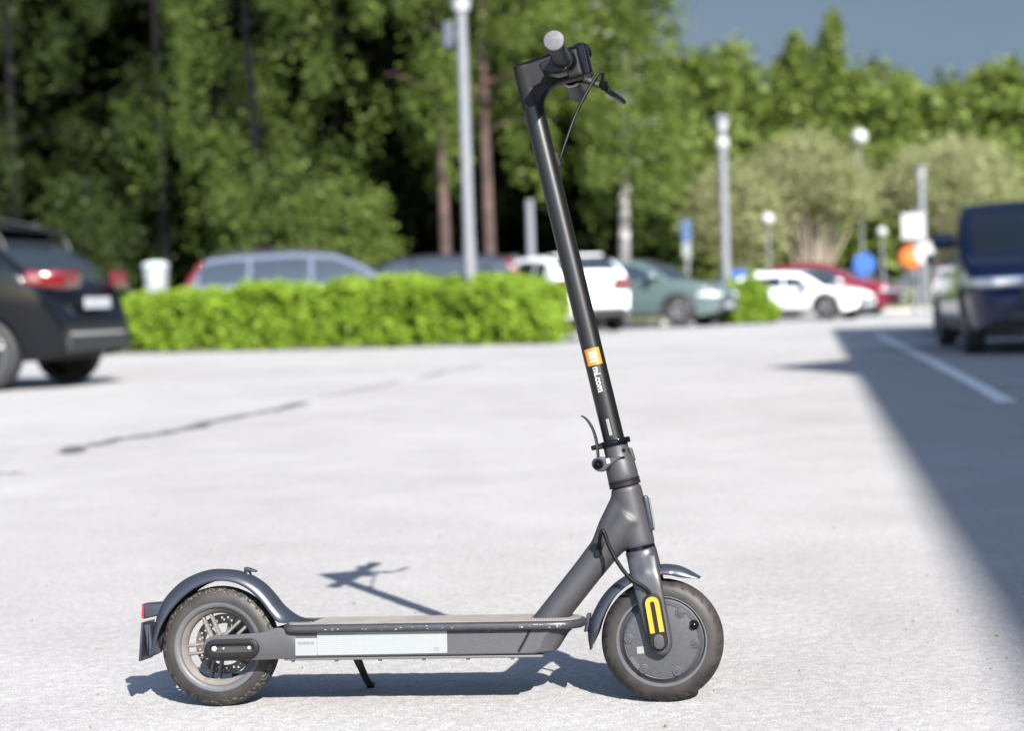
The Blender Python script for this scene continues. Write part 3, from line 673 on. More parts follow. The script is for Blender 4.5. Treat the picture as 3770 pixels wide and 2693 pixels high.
o = MB(); pillow(o, round_poly([(-0.1375, 0.1500), (-0.1240, 0.1500), (-0.1190, 0.0950), (-0.1290, 0.0900)], 0.002), IDT, -0.026, 0.026, 0.003); o.build('flap_bracket', plas, RM)
hk = MB().tube([(0.0515, 0, 0.2345), (0.0500, 0, 0.2435)], [0.0068, 0.0058], 16)
pillow(hk, round_poly([(0.0455, 0.2425), (0.0460, 0.2490), (0.0520, 0.2480), (0.0675, 0.2420), (0.0680, 0.2395), (0.0560, 0.2408)], 0.0015), IDT, -0.0085, 0.0085, 0.0015)
hk.build('folding_hook', plas, RM)

# --- folding joint, collar and lever
fj = MB().lathe([(0.0268, 0.286), (0.0276, 0.2875), (0.0276, 0.300), (0.0268, 0.318), (0.0238, 0.330), (0.0224, 0.338), (0.0222, 0.3535), (0.0200, 0.3550)], 56, AX(0)).build('folding_joint', paint, SCO)
MB().lathe([(0.0284, 0.2865), (0.0286, 0.2880), (0.0286, 0.2895), (0.0276, 0.2905)], 56, AX(0)).build('joint_ring', plas2, fj)
o = MB().lathe([(0.0195, 0.3525), (0.0262, 0.3530), (0.0268, 0.3545), (0.0268, 0.3615), (0.0262, 0.3630), (0.0195, 0.3640)], 56, AX(0, 0.0015)); o = o.build('clamp_ring', blackg, SCO)
o2 = MB(); pillow(o2, round_poly([(-0.0425, 0.3535), (-0.020, 0.3515), (-0.020, 0.3625), (-0.0425, 0.3615)], 0.002), S, -0.014, 0.010, 0.002); o2.build('ring_tab', blackg, o)
lv = MB(); o_ = [(-0.0462, 0.4180, 0.0030), (-0.0400, 0.4120, 0.0040), (-0.0345, 0.4000, 0.0046), (-0.0312, 0.3850, 0.0050), (-0.0308, 0.3650, 0.0052), (-0.0330, 0.3480, 0.0050), (-0.0360, 0.3300, 0.0050)]
P_ = smooth_pts([a[:2] for a in o_], 24); TH = np.interp(np.linspace(0, 1, 24), np.linspace(0, 1, 7), [a[2] for a in o_]); rows = []
for i in range(24):
    a, b = P_[max(i-1, 0)], P_[min(i+1, 23)]; d = (b-a)/np.linalg.norm(b-a); nn = np.array((-d[1], d[0])); hw_ = 0.0085 if i > 3 else 0.006
    rows.append([S(P_[i][0]+nn[0]*u*TH[i]*0.45, -0.006+v*hw_, P_[i][1]+nn[1]*u*TH[i]*0.45) for u, v in ((-1, -0.8), (-0.6, -1), (0.6, -1), (1, -0.8), (1, 0.8), (0.6, 1), (-0.6, 1), (-1, 0.8))])
lv.grid(rows, closed_v=True, cap=True).build('folding_lever', mat('lever_grey', (0.010, 0.010, 0.0105), 0.45, spec=0.3), fj, angle=60)
o = MB(); pillow(o, round_poly([(-0.0485, 0.3270), (-0.0420, 0.3155), (-0.0290, 0.3110), (-0.0180, 0.3180), (0.0010, 0.3255), (0.0140, 0.3270), (0.0140, 0.3300), (-0.0160, 0.3335), (-0.0300, 0.3400), (-0.0440, 0.3380)], 0.008), S, -0.0265, -0.010, 0.003); o.build('hinge_bracket', paint, fj)
HB = lambda x, y, z: S(-0.0352+x, y, 0.3270+z)
MB().lathe([(0.0, -0.0310), (0.0020, -0.0310), (0.0025, -0.0290), (0.0045, -0.0310), (0.0060, -0.0300), (0.0065, -0.0280), (0.0090, -0.0275), (0.0095, -0.0262)], 28, HB).build('hinge_bolt', blackg, fj)
o = MB(); pillow(o, round_poly([(-0.0205, 0.3235), (-0.0135, 0.3240), (-0.0140, 0.3335), (-0.0205, 0.3325)], 0.001), S, -0.0274, -0.0268); o.build('lock_sticker', mat('sticker_pale', (0.17, 0.17, 0.175), 0.5), fj, smooth=False)
o = MB(); pillow(o, circle2((-0.0172, 0.3300), 0.0014, 12), S, -0.0278, -0.0273); o.build('lock_mark', mat('mark_yellow', (0.3, 0.17, 0.01), 0.5), fj, smooth=False)
SB = lambda x, y, z: S(0.0135+x, y, 0.3405+z)
MB().lathe([(0.0, -0.0185), (0.0018, -0.0190), (0.0022, -0.0200), (0.0034, -0.0200), (0.0036, -0.0170)], 18, SB).build('grub_screw', blackg, fj)
o = MB(); pillow(o, round_poly([(0.0205, 0.3195), (0.0290, 0.3185), (0.0275, 0.3420), (0.0215, 0.3440)], 0.002), S, -0.010, 0.010, 0.002); o.build('latch', paint, fj)

# --- stem with logo and lettering
RS = 0.0190
STEM = MB().tube([S(0, 0, 0.340), S(0, 0, 0.60), S(0, 0, 0.80), S(0, 0, 0.9825)], RS, 64).build('stem', blackp, SCO)
def CY(u, v, h=0.0):
    """wraps a flat print onto the near face of the stem: u across (forward +), v along the axis"""
    r = RS+h; a = u/RS; return S(r*math.sin(a), -r*math.cos(a), v)
def cyl_patch(name, u0, u1, v0, v1, material, h, n=14):
    mb = MB(); mb.grid([[CY(u0+(u1-u0)*i/n, v0, h), CY(u0+(u1-u0)*i/n, v1, h)] for i in range(n+1)]); return mb.build(name, material, STEM)
UC = -0.0005
orange = mat('logo_orange', (0.36, 0.105, 0.001), 0.4); ink_w = mat('print_white', (0.33, 0.33, 0.33), 0.5)
cyl_patch('logo_square', UC-0.0135, UC+0.0150, 0.5000, 0.5305, orange, 0.00025)
# logo strokes: letters turned so that they read down the stem
v0 = 0.5245; hh = 0.00045
def logo(u0, u1, v0, v1): cyl_patch('logo_stroke', u0, u1, v0, v1, ink_w, hh, 8)
a0, a1 = UC-0.0068, UC+0.0066
logo(a0, a1, 0.5215, 0.5245)                  # first leg of the m
logo(a1-0.0032, a1, 0.5121, 0.5215)           # its shoulder
logo(a0, a1-0.0032, 0.5121, 0.5150)           # last leg
logo(a0, a1-0.0052, 0.5168, 0.5196)           # inner leg
logo(a0, a1, 0.5060, 0.5090)                  # the i
text_mesh('mi.com', 0.0195, lambda u, v: CY(UC-0.0050+v*0.85, 0.4968-u, 0.0004), 'lettering', ink_w, STEM, bold=0.0004, xs=0.80)
cyl_patch('serial_sticker', UC-0.0040, UC+0.0010, 0.3715, 0.4010, mat('serial_white', (0.17, 0.17, 0.165), 0.6), 0.0003, 6)
rg = random.Random(2); v = 0.3735
while v < 0.399:
    wd = rg.uniform(0.0004, 0.0012); cyl_patch('barcode_bar', UC-0.0030, UC-0.0002, v, v+wd, ink, 0.0005, 3); v += wd+rg.uniform(0.0008, 0.0016)
o = MB(); pillow(o, capsule((0.0200, 0.8690), (0.0180, 0.8880), 0.0048, 12), S, -0.006, 0.006, 0.002); o.build('cable_grommet', plas2, STEM)

# --- handlebar head, dashboard, lamp
hd_ = MB().tube([S(0, 0, 0.9790), S(0, 0, 1.0), S(0, 0, 1.03), S(0, 0, 1.0600)], 0.0192, 48)
pillow(hd_, round_poly([(-0.004, 1.012), (0.050, 1.0122), (0.1035, 1.0125), (0.1035, 1.0660), (0.050, 1.0645), (-0.010, 1.0600)], 0.003), S, -0.0188, 0.0188, 0.0075, 5)
pillow(hd_, round_poly([(-0.004, 0.9850), (0.0190, 0.9850), (0.0235, 0.9950), (0.0325, 1.0045), (0.0480, 1.0110), (0.0760, 1.0135), (0.0760, 1.0350), (-0.004, 1.0350)], 0.002), S, -0.0165, 0.0165, 0.006, 5)
HEAD = hd_.build('handlebar_head', mat('head_paint', (0.0125, 0.0120, 0.0125), 0.50, spec=0.07, bump=(1400, 0.12, 0.0006)), SCO)
md = HEAD.modifiers.new('remesh', 'REMESH'); md.mode = 'VOXEL'; md.voxel_size = 0.0013; md.use_smooth_shade = True
md = HEAD.modifiers.new('smooth', 'SMOOTH'); md.factor = 0.5; md.iterations = 9
o = MB(); pillow(o, round_poly([(-0.0178, 1.0575), (-0.0185, 1.0625), (0.048, 1.0680), (0.118, 1.0712), (0.118, 1.0660), (0.048, 1.0630)], 0.002), S, -0.0165, 0.0165, 0.002); o.build('display_panel', blackg, HEAD)
o = MB(); pillow(o, round_poly([(0.1020, 1.0128), (0.1165, 1.0130), (0.1178, 1.0690), (0.1020, 1.0680)], 0.003), S, -0.0190, 0.0190, 0.004, 4); o.build('lamp_housing', mat('lamp_black', (0.004, 0.0048, 0.007), 0.3, spec=0.12), HEAD, angle=50)
o = MB(); pillow(o, round_poly([(0.1160, 1.0145), (0.1205, 1.0150), (0.1205, 1.0690), (0.1165, 1.0700)], 0.002), S, -0.0175, 0.0175, 0.002); o.build('lamp_glass', blackg, HEAD)

# --- handlebar, grips, throttle, brake lever, bell
BE, BS = 0.0757, 1.0361
HBar = lambda x, y, z: S(BE+x, y, BS+z)
MB().lathe([(0.0, -0.19), (0.0112, -0.19), (0.0112, 0.19), (0.0, 0.19)], 24, HBar).build('handlebar', plas2, SCO)
gripm = mat('grip_rubber', (0.011, 0.0103, 0.0098), 0.65, bump=(900, 0.25, 0.0006))
for s in (-1, 1):
    T = lambda x, y, z, s=s: HBar(x, s*y, z)
    g = MB().lathe([(0.0150, 0.078), (0.0158, 0.085), (0.0150, 0.11), (0.0148, 0.15), (0.0155, 0.175), (0.0172, 0.195), (0.0185, 0.207), (0.0186, 0.2120), (0.0180, 0.2145), (0.0165, 0.2152)], 40, T).build('grip', gripm, SCO)
    MB().lathe([(0.0168, 0.2148), (0.0166, 0.2156), (0.0150, 0.2160), (0.0, 0.2164)], 40, T).build('end_cap', mat('cap_grey', (0.050, 0.049, 0.054), 0.5, spec=0.3, noise=(160, 0.2, (0.075, 0.074, 0.080))), g)
# throttle on the near side: ring housing and thumb paddle
T = lambda x, y, z: HBar(x, -y, z)
th = MB().lathe([(0.0130, 0.047), (0.0215, 0.048), (0.0234, 0.052), (0.0234, 0.066), (0.0225, 0.073), (0.0185, 0.0775), (0.0140, 0.0780)], 44, T).build('throttle', blackg, SCO)
o = MB(); pillow(o, round_poly([(-0.0430, 0.0010), (-0.0400, -0.0145), (-0.0160, -0.0255), (0.0040, -0.0255), (0.0080, -0.0140), (-0.0120, 0.0050), (-0.0330, 0.0035)], 0.005), lambda x, y, z: HBar(x, -y, z), 0.052, 0.088, 0.004); o.build('thumb_paddle', mat('paddle_black', (0.0035, 0.0035, 0.004), 0.4, spec=0.2), th)
mb = MB(); mb.grid([[HBar(0.0237*math.cos(t), -y, 0.0237*math.sin(t)) for y in (0.0575, 0.066)] for t in np.linspace(-1.75, -0.65, 12)]); mb.build('throttle_label', mat('label_grey', (0.055, 0.052, 0.05), 0.6), th)
# brake lever on the far side
T = lambda x, y, z: HBar(x, y, z)
cl = MB().lathe([(0.0125, 0.050), (0.0190, 0.051), (0.0198, 0.054), (0.0198, 0.068), (0.0188, 0.071), (0.0125, 0.072)], 36, T).build('brake_lever', blackg, SCO)
mp_ = smooth_pts([(0.0760, 0.0600, 1.0290), (0.0970, 0.0600, 1.0245), (0.1135, 0.0610, 1.0150), (0.1270, 0.0650, 1.0060), (0.1375, 0.0700, 0.9985)], 18); rows = []
for i, q in enumerate(mp_):
    hz = 0.0070+0.0022*math.sin(PI*min(1, i/15)); rows.append([S(q[0]+0.0045*math.cos(t), q[1]+0.0075*math.copysign(abs(math.cos(t))**0.6, math.cos(t))*0.9, q[2]+hz*math.sin(t)) for t in [2*PI*k/16 for k in range(16)]])
MB().grid(rows, closed_v=True, cap=True).build('lever_mount', plas2, cl, angle=60)
lp = smooth_pts([(0.1290, 0.0690, 1.0045), (0.1360, 0.0800, 0.9965), (0.1430, 0.1000, 0.9910), (0.1500, 0.1320, 0.9885), (0.1570, 0.1720, 0.9868)], 24); rows = []
for i, q in enumerate(lp):
    hx, hz = (0.0060, 0.0060) if i < 12 else (0.0066, 0.0052)
    if i > 21: hx *= 0.75; hz *= 0.75
    rows.append([S(q[0]+hx*math.cos(t), q[1], q[2]+hz*math.sin(t)) for t in [2*PI*k/14 for k in range(14)]])
MB().grid(rows, closed_v=True, cap=True).build('lever_blade', mat('blade_black', (0.006, 0.006, 0.0075), 0.4, spec=0.25), cl)
MB().tube(smooth_pts([S(0.1300, 0.060, 1.0095), S(0.1315, 0.062, 1.0030), S(0.1325, 0.064, 0.9970)], 6), 0.0080, 16).build('pivot', blackg, cl)
MB().lathe([(0.0125, 0.0755), (0.0160, 0.0760), (0.0166, 0.0780), (0.0166, 0.0790)], 36, T).build('lever_ring', plas2, cl)
# bell on the far side
BL = lambda x, y, z: S(0.1040+x, 0.075+z, 1.0780+y)
bell = MB().lathe([(0.0170, -0.012), (0.0200, -0.010), (0.0205, -0.002), (0.0185, 0.008), (0.0130, 0.0140), (0.0060, 0.0165), (0.0, 0.0170)], 40, BL).build('bell', blackg, SCO)
MB().tube([S(0.082, 0.075, 1.045), S(0.098, 0.075, 1.068)], [0.014, 0.009], 14).build('bell_clamp', plas2, bell)

# --- cables
MB().tube(smooth_pts([S(0.1285, 0.060, 1.0040), S(0.1320, 0.056, 1.0138), S(0.1347, 0.053, 1.0208), S(0.1336, 0.051, 1.0252), S(0.1278, 0.050, 1.0240), S(0.1210, 0.048, 1.0184), S(0.1088, 0.044, 1.0052), S(0.0888, 0.035, 0.9816), S(0.0679, 0.020, 0.9516), S(0.0449, 0.008, 0.9135), S(0.0275, 0.001, 0.8840), S(0.0190, 0.0, 0.8700)], 70), 0.0029, 12).build('brake_cable', cablem, SCO)
MB().tube(smooth_pts([S(-0.0690, -0.026, 0.1820), S(-0.0655, -0.045, 0.1900), S(-0.0580, -0.058, 0.2060), S(-0.0528, -0.060, 0.2115), S(-0.0500, -0.060, 0.2020), S(-0.0482, -0.060, 0.1843), S(-0.0395, -0.060, 0.1509), S(-0.0258, -0.058, 0.1207), S(-0.0095, -0.054, 0.1035), S(-0.0010, -0.0510, 0.0920), S(0.0004, -0.0495, 0.0830)], 60), 0.0036, 12).build('motor_cable', cablem, SCO)

# ------------------------------------------------------------------ parked cars
glassm = mat('car_glass', (0.012, 0.016, 0.020), 0.04, spec=0.7)
tyrem = mat('car_tyre', (0.012, 0.012, 0.012), 0.75)
alloy = mat('alloy', (0.13, 0.13, 0.14), 0.35, metal=0.5)
trim = mat('car_trim', (0.010, 0.010, 0.011), 0.55)
chrome = mat('chrome', (0.62, 0.62, 0.63), 0.18, metal=0.9)
lampw = mat('headlamp', (0.55, 0.57, 0.60), 0.08, metal=0.4, coat=1.0)
lampr = mat('tail_lamp', (0.085, 0.002, 0.003), 0.1, coat=1.0)
platem = mat('plate_white', (0.24, 0.25, 0.27), 0.45)
def carpaint(name, c, metal=0.0): return mat(name, c, 0.10, metal=metal*0.5, spec=0.5 if max(c) > 0.05 else 0.28)

PROF = {  # (share of length from the tail, height share) of the upper outline
 'hatch': ([0, .012, .035, .09, .17, .27, .45, .60, .70, .79, .90, .965, .99, 1], [.30, .52, .62, .76, .93, .985, 1, .965, .84, .665, .60, .52, .44, .30]),
 'estate': ([0, .012, .03, .07, .12, .22, .45, .60, .71, .79, .90, .965, .99, 1], [.30, .52, .62, .80, .955, .985, 1, .97, .83, .665, .60, .52, .44, .30]),
 'suv': ([0, .012, .03, .075, .14, .24, .45, .58, .68, .765, .89, .965, .99, 1], [.32, .54, .64, .80, .95, .985, 1, .97, .85, .685, .635, .57, .50, .32]),
 'suv_raked': ([0, .012, .03, .10, .19, .28, .45, .58, .68, .765, .89, .965, .99, 1], [.30, .47, .56, .735, .92, .98, 1, .97, .85, .685, .635, .57, .50, .32]),
 'mpv': ([0, .012, .03, .06, .11, .22, .45, .60, .72, .83, .93, .972, .99, 1], [.28, .52, .62, .80, .955, .985, 1, .97, .82, .63, .56, .47, .40, .28]),
 'sedan': ([0, .012, .04, .12, .20, .32, .47, .58, .68, .77, .90, .965, .99, 1], [.32, .55, .64, .68, .80, .965, 1, .965, .83, .665, .60, .53, .44, .32]),
}
WIN = {'suv_raked': (.045, .185, .69, .77), 'hatch': (.10, .265, .70, .79), 'estate': (.035, .115, .72, .795), 'suv': (.035, .135, .69, .77), 'mpv': (.03, .105, .73, .835), 'sedan': (.13, .31, .69, .775)}
SIDE = {'suv_raked': ((.17, .28), (.295, .49), (.505, .715)), 'hatch': ((.19, .30), (.315, .50), (.515, .735)), 'estate': ((.10, .275), (.29, .50), (.515, .74)), 'suv': ((.11, .28), (.295, .49), (.505, .715)), 'mpv': ((.095, .28), (.295, .51), (.525, .765)), 'sedan': ((.255, .45), (.465, .72),)}

def car(name, label, group, kind, L, W, H, loc, heading, pm, plate=True, rails=False, tall_tail=False, wheel_r=0.33, tailz=(.53, .63)):
    e = empty(name, loc, heading); tag(e, label, 'car', group)
    px, pz = PROF[kind]; px = np.array(px)*L-L/2; pz = np.array(pz)*H
    xs = np.linspace(-L/2, L/2, 150); fine = np.linspace(-L/2, L/2, 1200); zf = np.interp(fine, px, pz)
    kz = 41; zf = np.convolve(np.pad(zf, kz//2, mode='edge'), np.ones(kz)/kz, 'valid')
    zt = lambda x: np.interp(x, fine, zf)
    belt = 0.655*H if not kind.startswith('suv') else 0.665*H
    sill, ra = 0.13*H+0.03, wheel_r+0.055
    axr, axf = -L/2+(0.165 if kind.startswith('suv') else 0.185)*L, L/2-0.195*L
    def zb(x):
        z = sill
        d = min(x+L/2, L/2-x)
        if d < 0.5: z += 0.10*(1-d/0.5)**1.5
        for a in (axr, axf):
            if abs(x-a) < ra: z = max(z, wheel_r+math.sqrt(ra*ra-(x-a)**2))
        return z
    def plan(x):
        d = min(x+L/2, L/2-x); f = 1-0.05*abs(2*x/L)**3
        if d < 0.55: f -= 0.20*(1-d/0.55)**2.2
        return W/2*f
    def hw(x, z):
        p = plan(x)
        if z < belt:
            t = (belt-z)/(belt-sill); return p*(1-0.055*t*t+0.012*math.sin(PI*min(t, 1)))
        t = (z-belt)/(H-belt); return p*(1-0.055*t-0.19*t*t*0.9)
    r = 0.085
    rows = []; NS = 12
    def section(x):
        top, bot = float(zt(x)), zb(x); rr = min(r, (top-bot)*0.45); pts = []
        zc = top-rr
        for j in range(NS+1):
            z = bot+(zc-bot)*j/NS; pts.append((hw(x, z), z))
        y0 = hw(x, zc)
        for k in range(1, 6):
            t = PI/2*k/5; pts.append((y0-rr+rr*math.cos(t), zc+rr*math.sin(t)))
        y1 = y0-rr; cr = 0.03*min(1, (top-0.3*H)/(0.5*H))
        pts = [(max(a, 0.02), b-cr if b > zc else b) for a, b in pts]
        for k in range(1, 6): u = 1-k/5; pts.append((max(y1, 0)*u, top-cr+cr*(1-u*u)))
        return pts
    def topz(x, y):
        s = section(x); ys = np.array([p[0] for p in s])[::-1]; zs = np.array([p[1] for p in s])[::-1]
        return float(np.interp(abs(y), ys[:11], zs[:11]))
    for x in xs:
        s = section(x); rows.append([(x, -a, b) for a, b in s]+[(x, a, b) for a, b in s[::-1][1:]])
    mb = MB(); mb.grid(rows)
    for rr_ in (rows[0], rows[-1]): mb.add(rr_, [tuple(range(len(rr_)))])
    body = mb.build('body', pm, e, angle=50)
    MB().box((0, 0, sill+0.16), (L/2-0.30, W/2-0.24, 0.14)).build('underbody', trim, e, smooth=False)
    # glass
    def top_patch(nm, f0, f1, m, inw=0.86, off=0.006):
        x0, x1 = f0*L-L/2, f1*L-L/2; rws = []
        for i in range(13):
            x = x0+(x1-x0)*i/12; sl_ = (zt(x+0.01)-zt(x-0.01))/0.02; n = Vector((-sl_, 0, 1)).normalized()*off
            y1 = (section(x)[NS][0])*inw
            rws.append([(x+n.x, y1*u, topz(x, y1*u)+n.z) for u in np.linspace(-1, 1, 11)])
        return MB().grid(rws).build(nm, m, e)
    r0, r1, w0, w1 = WIN[kind]
    top_patch('windshield', w0-0.085, w1+0.0, glassm); top_patch('rear_window', r0, r1, glassm)
    for s in (-1, 1):
        for f0, f1 in SIDE[kind]:
            rws = []
            for i in range(11):
                x = (f0+(f1-f0)*i/10)*L-L/2; b = belt+0.025; t = max(b+0.004, zt(x)-0.125)
                rws.append([(x, s*(hw(x, b+(t-b)*q)+0.006), b+(t-b)*q) for q in (0, .33, .66, 1)])
            MB().grid(rws).build('side_window', glassm, e)
        # dark sill and door handles
        x0, x1 = axr+ra+0.02, axf-ra-0.02
        MB().grid([[(x, s*(hw(x, z)+0.007), z) for z in (sill+0.005, sill+0.06, sill+0.11)] for x in np.linspace(x0, x1, 8)]).build('sill_trim', trim, e)
        for f in (0.42, 0.60):
            x = f*L-L/2-0.06; z = belt-0.10; MB().box((x, s*(hw(x, z)+0.018), z), (0.085, 0.016, 0.014)).build('door_handle', pm, e, bevel=0.006)
        for f in (0.295, 0.505):     # door gaps as narrow dark seals
            x = f*L-L/2; MB().grid([[(x+dx, s*(hw(x, z)+0.0035), z) for dx in (-0.004, 0.004)] for z in np.linspace(sill+0.12, belt, 6)]).build('door_seal', trim, e)
        # mirror
        xm = (w0-0.005)*L-L/2; zm = belt+0.10
        mr_ = MB(); pillow(mr_, round_poly([(-0.07, -0.08), (0.06, -0.07), (0.10, 0.0), (0.05, 0.09), (-0.06, 0.09)], 0.03), lambda u, y, v: (xm+u, s*(hw(xm, zm)+0.14+y), zm+v), -0.115, 0.115, 0.04, 4); mr_.build('mirror', pm, e)
        MB().box((xm, s*(hw(xm, zm)+0.02), zm-0.03), (0.03, 0.05, 0.022)).build('mirror_arm', trim, e)
        # lamps wrapped round the corners
        def wrap(nm, m, xe, ln, z0, z1, inner):
            sg = 1 if xe > 0 else -1; pts = []
            for t in np.linspace(0, 1, 7): x = xe-sg*ln*(1-t); pts.append([(x, s*(hw(x, z)+0.010), z) for z in np.linspace(z0+(z1-z0)*0.3*(1-t), z1, 4)])
            xo = xe+sg*0.012; yy = hw(xe, (z0+z1)/2)+0.008
            for t in np.linspace(0.08, 1, 5): y = yy*(1-t)+inner*yy*t; pts.append([(xo, s*y, z) for z in np.linspace(z0+(z1-z0)*0.15*t, z1, 4)])
            MB().grid(pts).build(nm, m, e, solid=0.006)
        wrap('headlight', lampw, L/2, 0.42, 0.41*H, 0.475*H, 0.52)
        if not tall_tail: wrap('tail_light', lampr, -L/2, 0.30, tailz[0]*H-0.04, tailz[1]*H-0.06, 0.45)
        else:
            pts = []
            for t in np.linspace(0, 1, 12):
                z = 0.50*H+0.42*H*t; xe = float(np.interp(z, np.interp(np.linspace(-L/2, -L/4, 300), fine, zf), np.linspace(-L/2, -L/4, 300)))
                xe = max(xe, -L/2)+0.02; pts.append([(xe+0.16-0.10*t, s*(hw(xe+0.16, z)+0.009), z), (xe+0.05, s*(hw(xe+0.05, z)+0.008), z), (xe-0.02, s*(hw(xe, z)-0.02), z), (xe-0.028, s*(hw(xe, z)-0.12), z)])
            MB().grid(pts).build('tail_light', lampr, e, solid=0.008)
        if rails:
            MB().tube(smooth_pts([(f*L-L/2, s*(plan(0)*0.70), float(zt(f*L-L/2))+dz) for f, dz in ((.13, -0.03), (.17, 0.045), (.35, 0.05), (.52, 0.045), (.57, -0.03))], 20), 0.017, 10).build('roof_rail', trim, e)
    if kind in ('suv', 'suv_raked', 'hatch', 'mpv'):
        xs_ = WIN[kind][1]*L-L/2; zs_ = float(zt(xs_)); MB().box((xs_-0.10, 0, zs_-0.002), (0.13, plan(xs_)*0.66, 0.022)).build('spoiler', pm, e, bevel=0.015)
    # wheels
    for a in (axr, axf):
        for s in (-1, 1):
            T = lambda x, y, z, a=a, s=s: (a+x, s*(W/2-0.125+y), wheel_r+z)
            wv = MB().lathe([(wheel_r-0.105, -0.09), (wheel_r-0.03, -0.10), (wheel_r, -0.075), (wheel_r, 0.075), (wheel_r-0.03, 0.10), (wheel_r-0.105, 0.09)], 40, T, closed=True).build('wheel', tyrem, e)
            MB().lathe([(wheel_r-0.10, 0.085), (wheel_r-0.115, 0.095), (wheel_r-0.125, 0.06), (0.0, 0.03)], 40, T).build('rim', trim, wv)
            sp = MB()
            for k in range(5):
                an = 2*PI*k/5+0.3; c, sn = math.cos(an), math.sin(an); q0, q1 = 0.03, wheel_r-0.11
                sp.add([T(c*q+px_*wd, y, sn*q+pz_*wd) for q, wd, y in ((q0, 0.035, 0.075), (q1, 0.022, 0.085)) for px_, pz_ in ((-sn, c), (sn, -c))], [(0, 1, 3, 2)])
            sp.lathe([(wheel_r-0.10, 0.088), (wheel_r-0.118, 0.094)], 40, T); sp.lathe([(0.05, 0.072), (0.04, 0.085), (0.0, 0.088)], 20, T); sp.build('spokes', alloy, wv, solid=0.012)
    # ends
    z = 0.40*H
    tw = plan(-L/2)
    MB().box((-L/2-0.012, 0, sill+0.17), (0.025, tw*0.93, 0.075)).build('bumper', trim, e, bevel=0.012)
    MB().box((-L/2-0.014, 0, sill+0.275), (0.018, tw*0.80, 0.018)).build('bumper_strip', chrome, e, bevel=0.006)
    MB().box((L/2+0.006, 0, 0.355*H), (0.018, tw*0.62, 0.085)).build('grille', trim, e, bevel=0.012)
    MB().box((L/2+0.006, 0, sill+0.15), (0.02, tw*0.78, 0.05)).build('bumper', trim, e, bevel=0.012)
    if plate:
        MB().box((-L/2-0.016, 0, 0.475*H), (0.010, 0.26, 0.056)).build('licence_plate', platem, e, smooth=False)
        MB().box((L/2+0.028, 0, 0.30*H), (0.008, 0.26, 0.056)).build('licence_plate', platem, e, smooth=False)
    return e
GR = 'cars parked around the lot'
RAD = math.radians
def car_at(tail, heading, L): return (tail[0]+math.cos(heading)*L/2, tail[1]+math.sin(heading)*L/2, 0)
h = RAD(172); car('parked_car', 'black sport utility car at the left edge, seen from its tail', GR, 'suv_raked', 4.7, 1.88, 1.77, car_at((-5.10, 13.95), h, 4.7), h, carpaint('paint_black', (0.0030, 0.0034, 0.0046)), rails=True, wheel_r=0.36, tailz=(.575, .69))
h = RAD(8); car('parked_car', 'blue grey estate car behind the hedge, facing right', GR, 'estate', 4.95, 1.88, 1.76, car_at((-8.50, 28.2), h, 4.95), h, carpaint('paint_bluegrey', (0.085, 0.10, 0.13), 0.6), tall_tail=True, rails=True)
h = RAD(184); car('parked_car', 'dark people carrier behind the hedge, tail towards the white car', GR, 'mpv', 4.5, 1.84, 1.72, car_at((-2.28, 31.9), h, 4.5), h, carpaint('paint_dark', (0.012, 0.013, 0.017)), tall_tail=True)
h = RAD(124); car('parked_car', 'white hatchback parked behind the scooter stem', GR, 'hatch', 4.1, 1.80, 1.66, car_at((-0.92, 32.6), h, 4.1), h, carpaint('paint_white', (0.56, 0.57, 0.58), 0.0), wheel_r=0.31, tailz=(.56, .72))
h = RAD(-20); car('parked_car', 'green grey sport utility car right of the scooter stem, facing right', GR, 'suv', 4.5, 1.84, 1.58, (-0.36, 36.55, 0), h, carpaint('paint_green', (0.075, 0.105, 0.105), 0.5), wheel_r=0.35)
h = RAD(-27); car('parked_car', 'white low car right of the small bush, facing right', GR, 'hatch', 3.6, 1.68, 1.22, (3.50, 39.8, 0), h, carpaint('paint_white', (0.56, 0.57, 0.58), 0.0), wheel_r=0.31)
h = RAD(-16); car('parked_car', 'dark red car half hidden behind the white low car', GR, 'sedan', 4.6, 1.75, 1.50, (4.35, 44.6, 0), h, carpaint('paint_red', (0.11, 0.009, 0.020), 0.0), wheel_r=0.32)
h = RAD(-93); car('parked_car', 'dark blue people carrier at the right edge, facing us in the shade', GR, 'mpv', 4.6, 1.86, 1.66, (4.69, 16.75, 0), h, carpaint('paint_blue', (0.005, 0.011, 0.040), 0.0))
h = RAD(-94); car('parked_car', 'dark grey estate car behind the dark blue people carrier', GR, 'estate', 4.6, 1.80, 1.52, (5.45, 23.0, 0), h, carpaint('paint_grey', (0.035, 0.036, 0.038), 0.5))

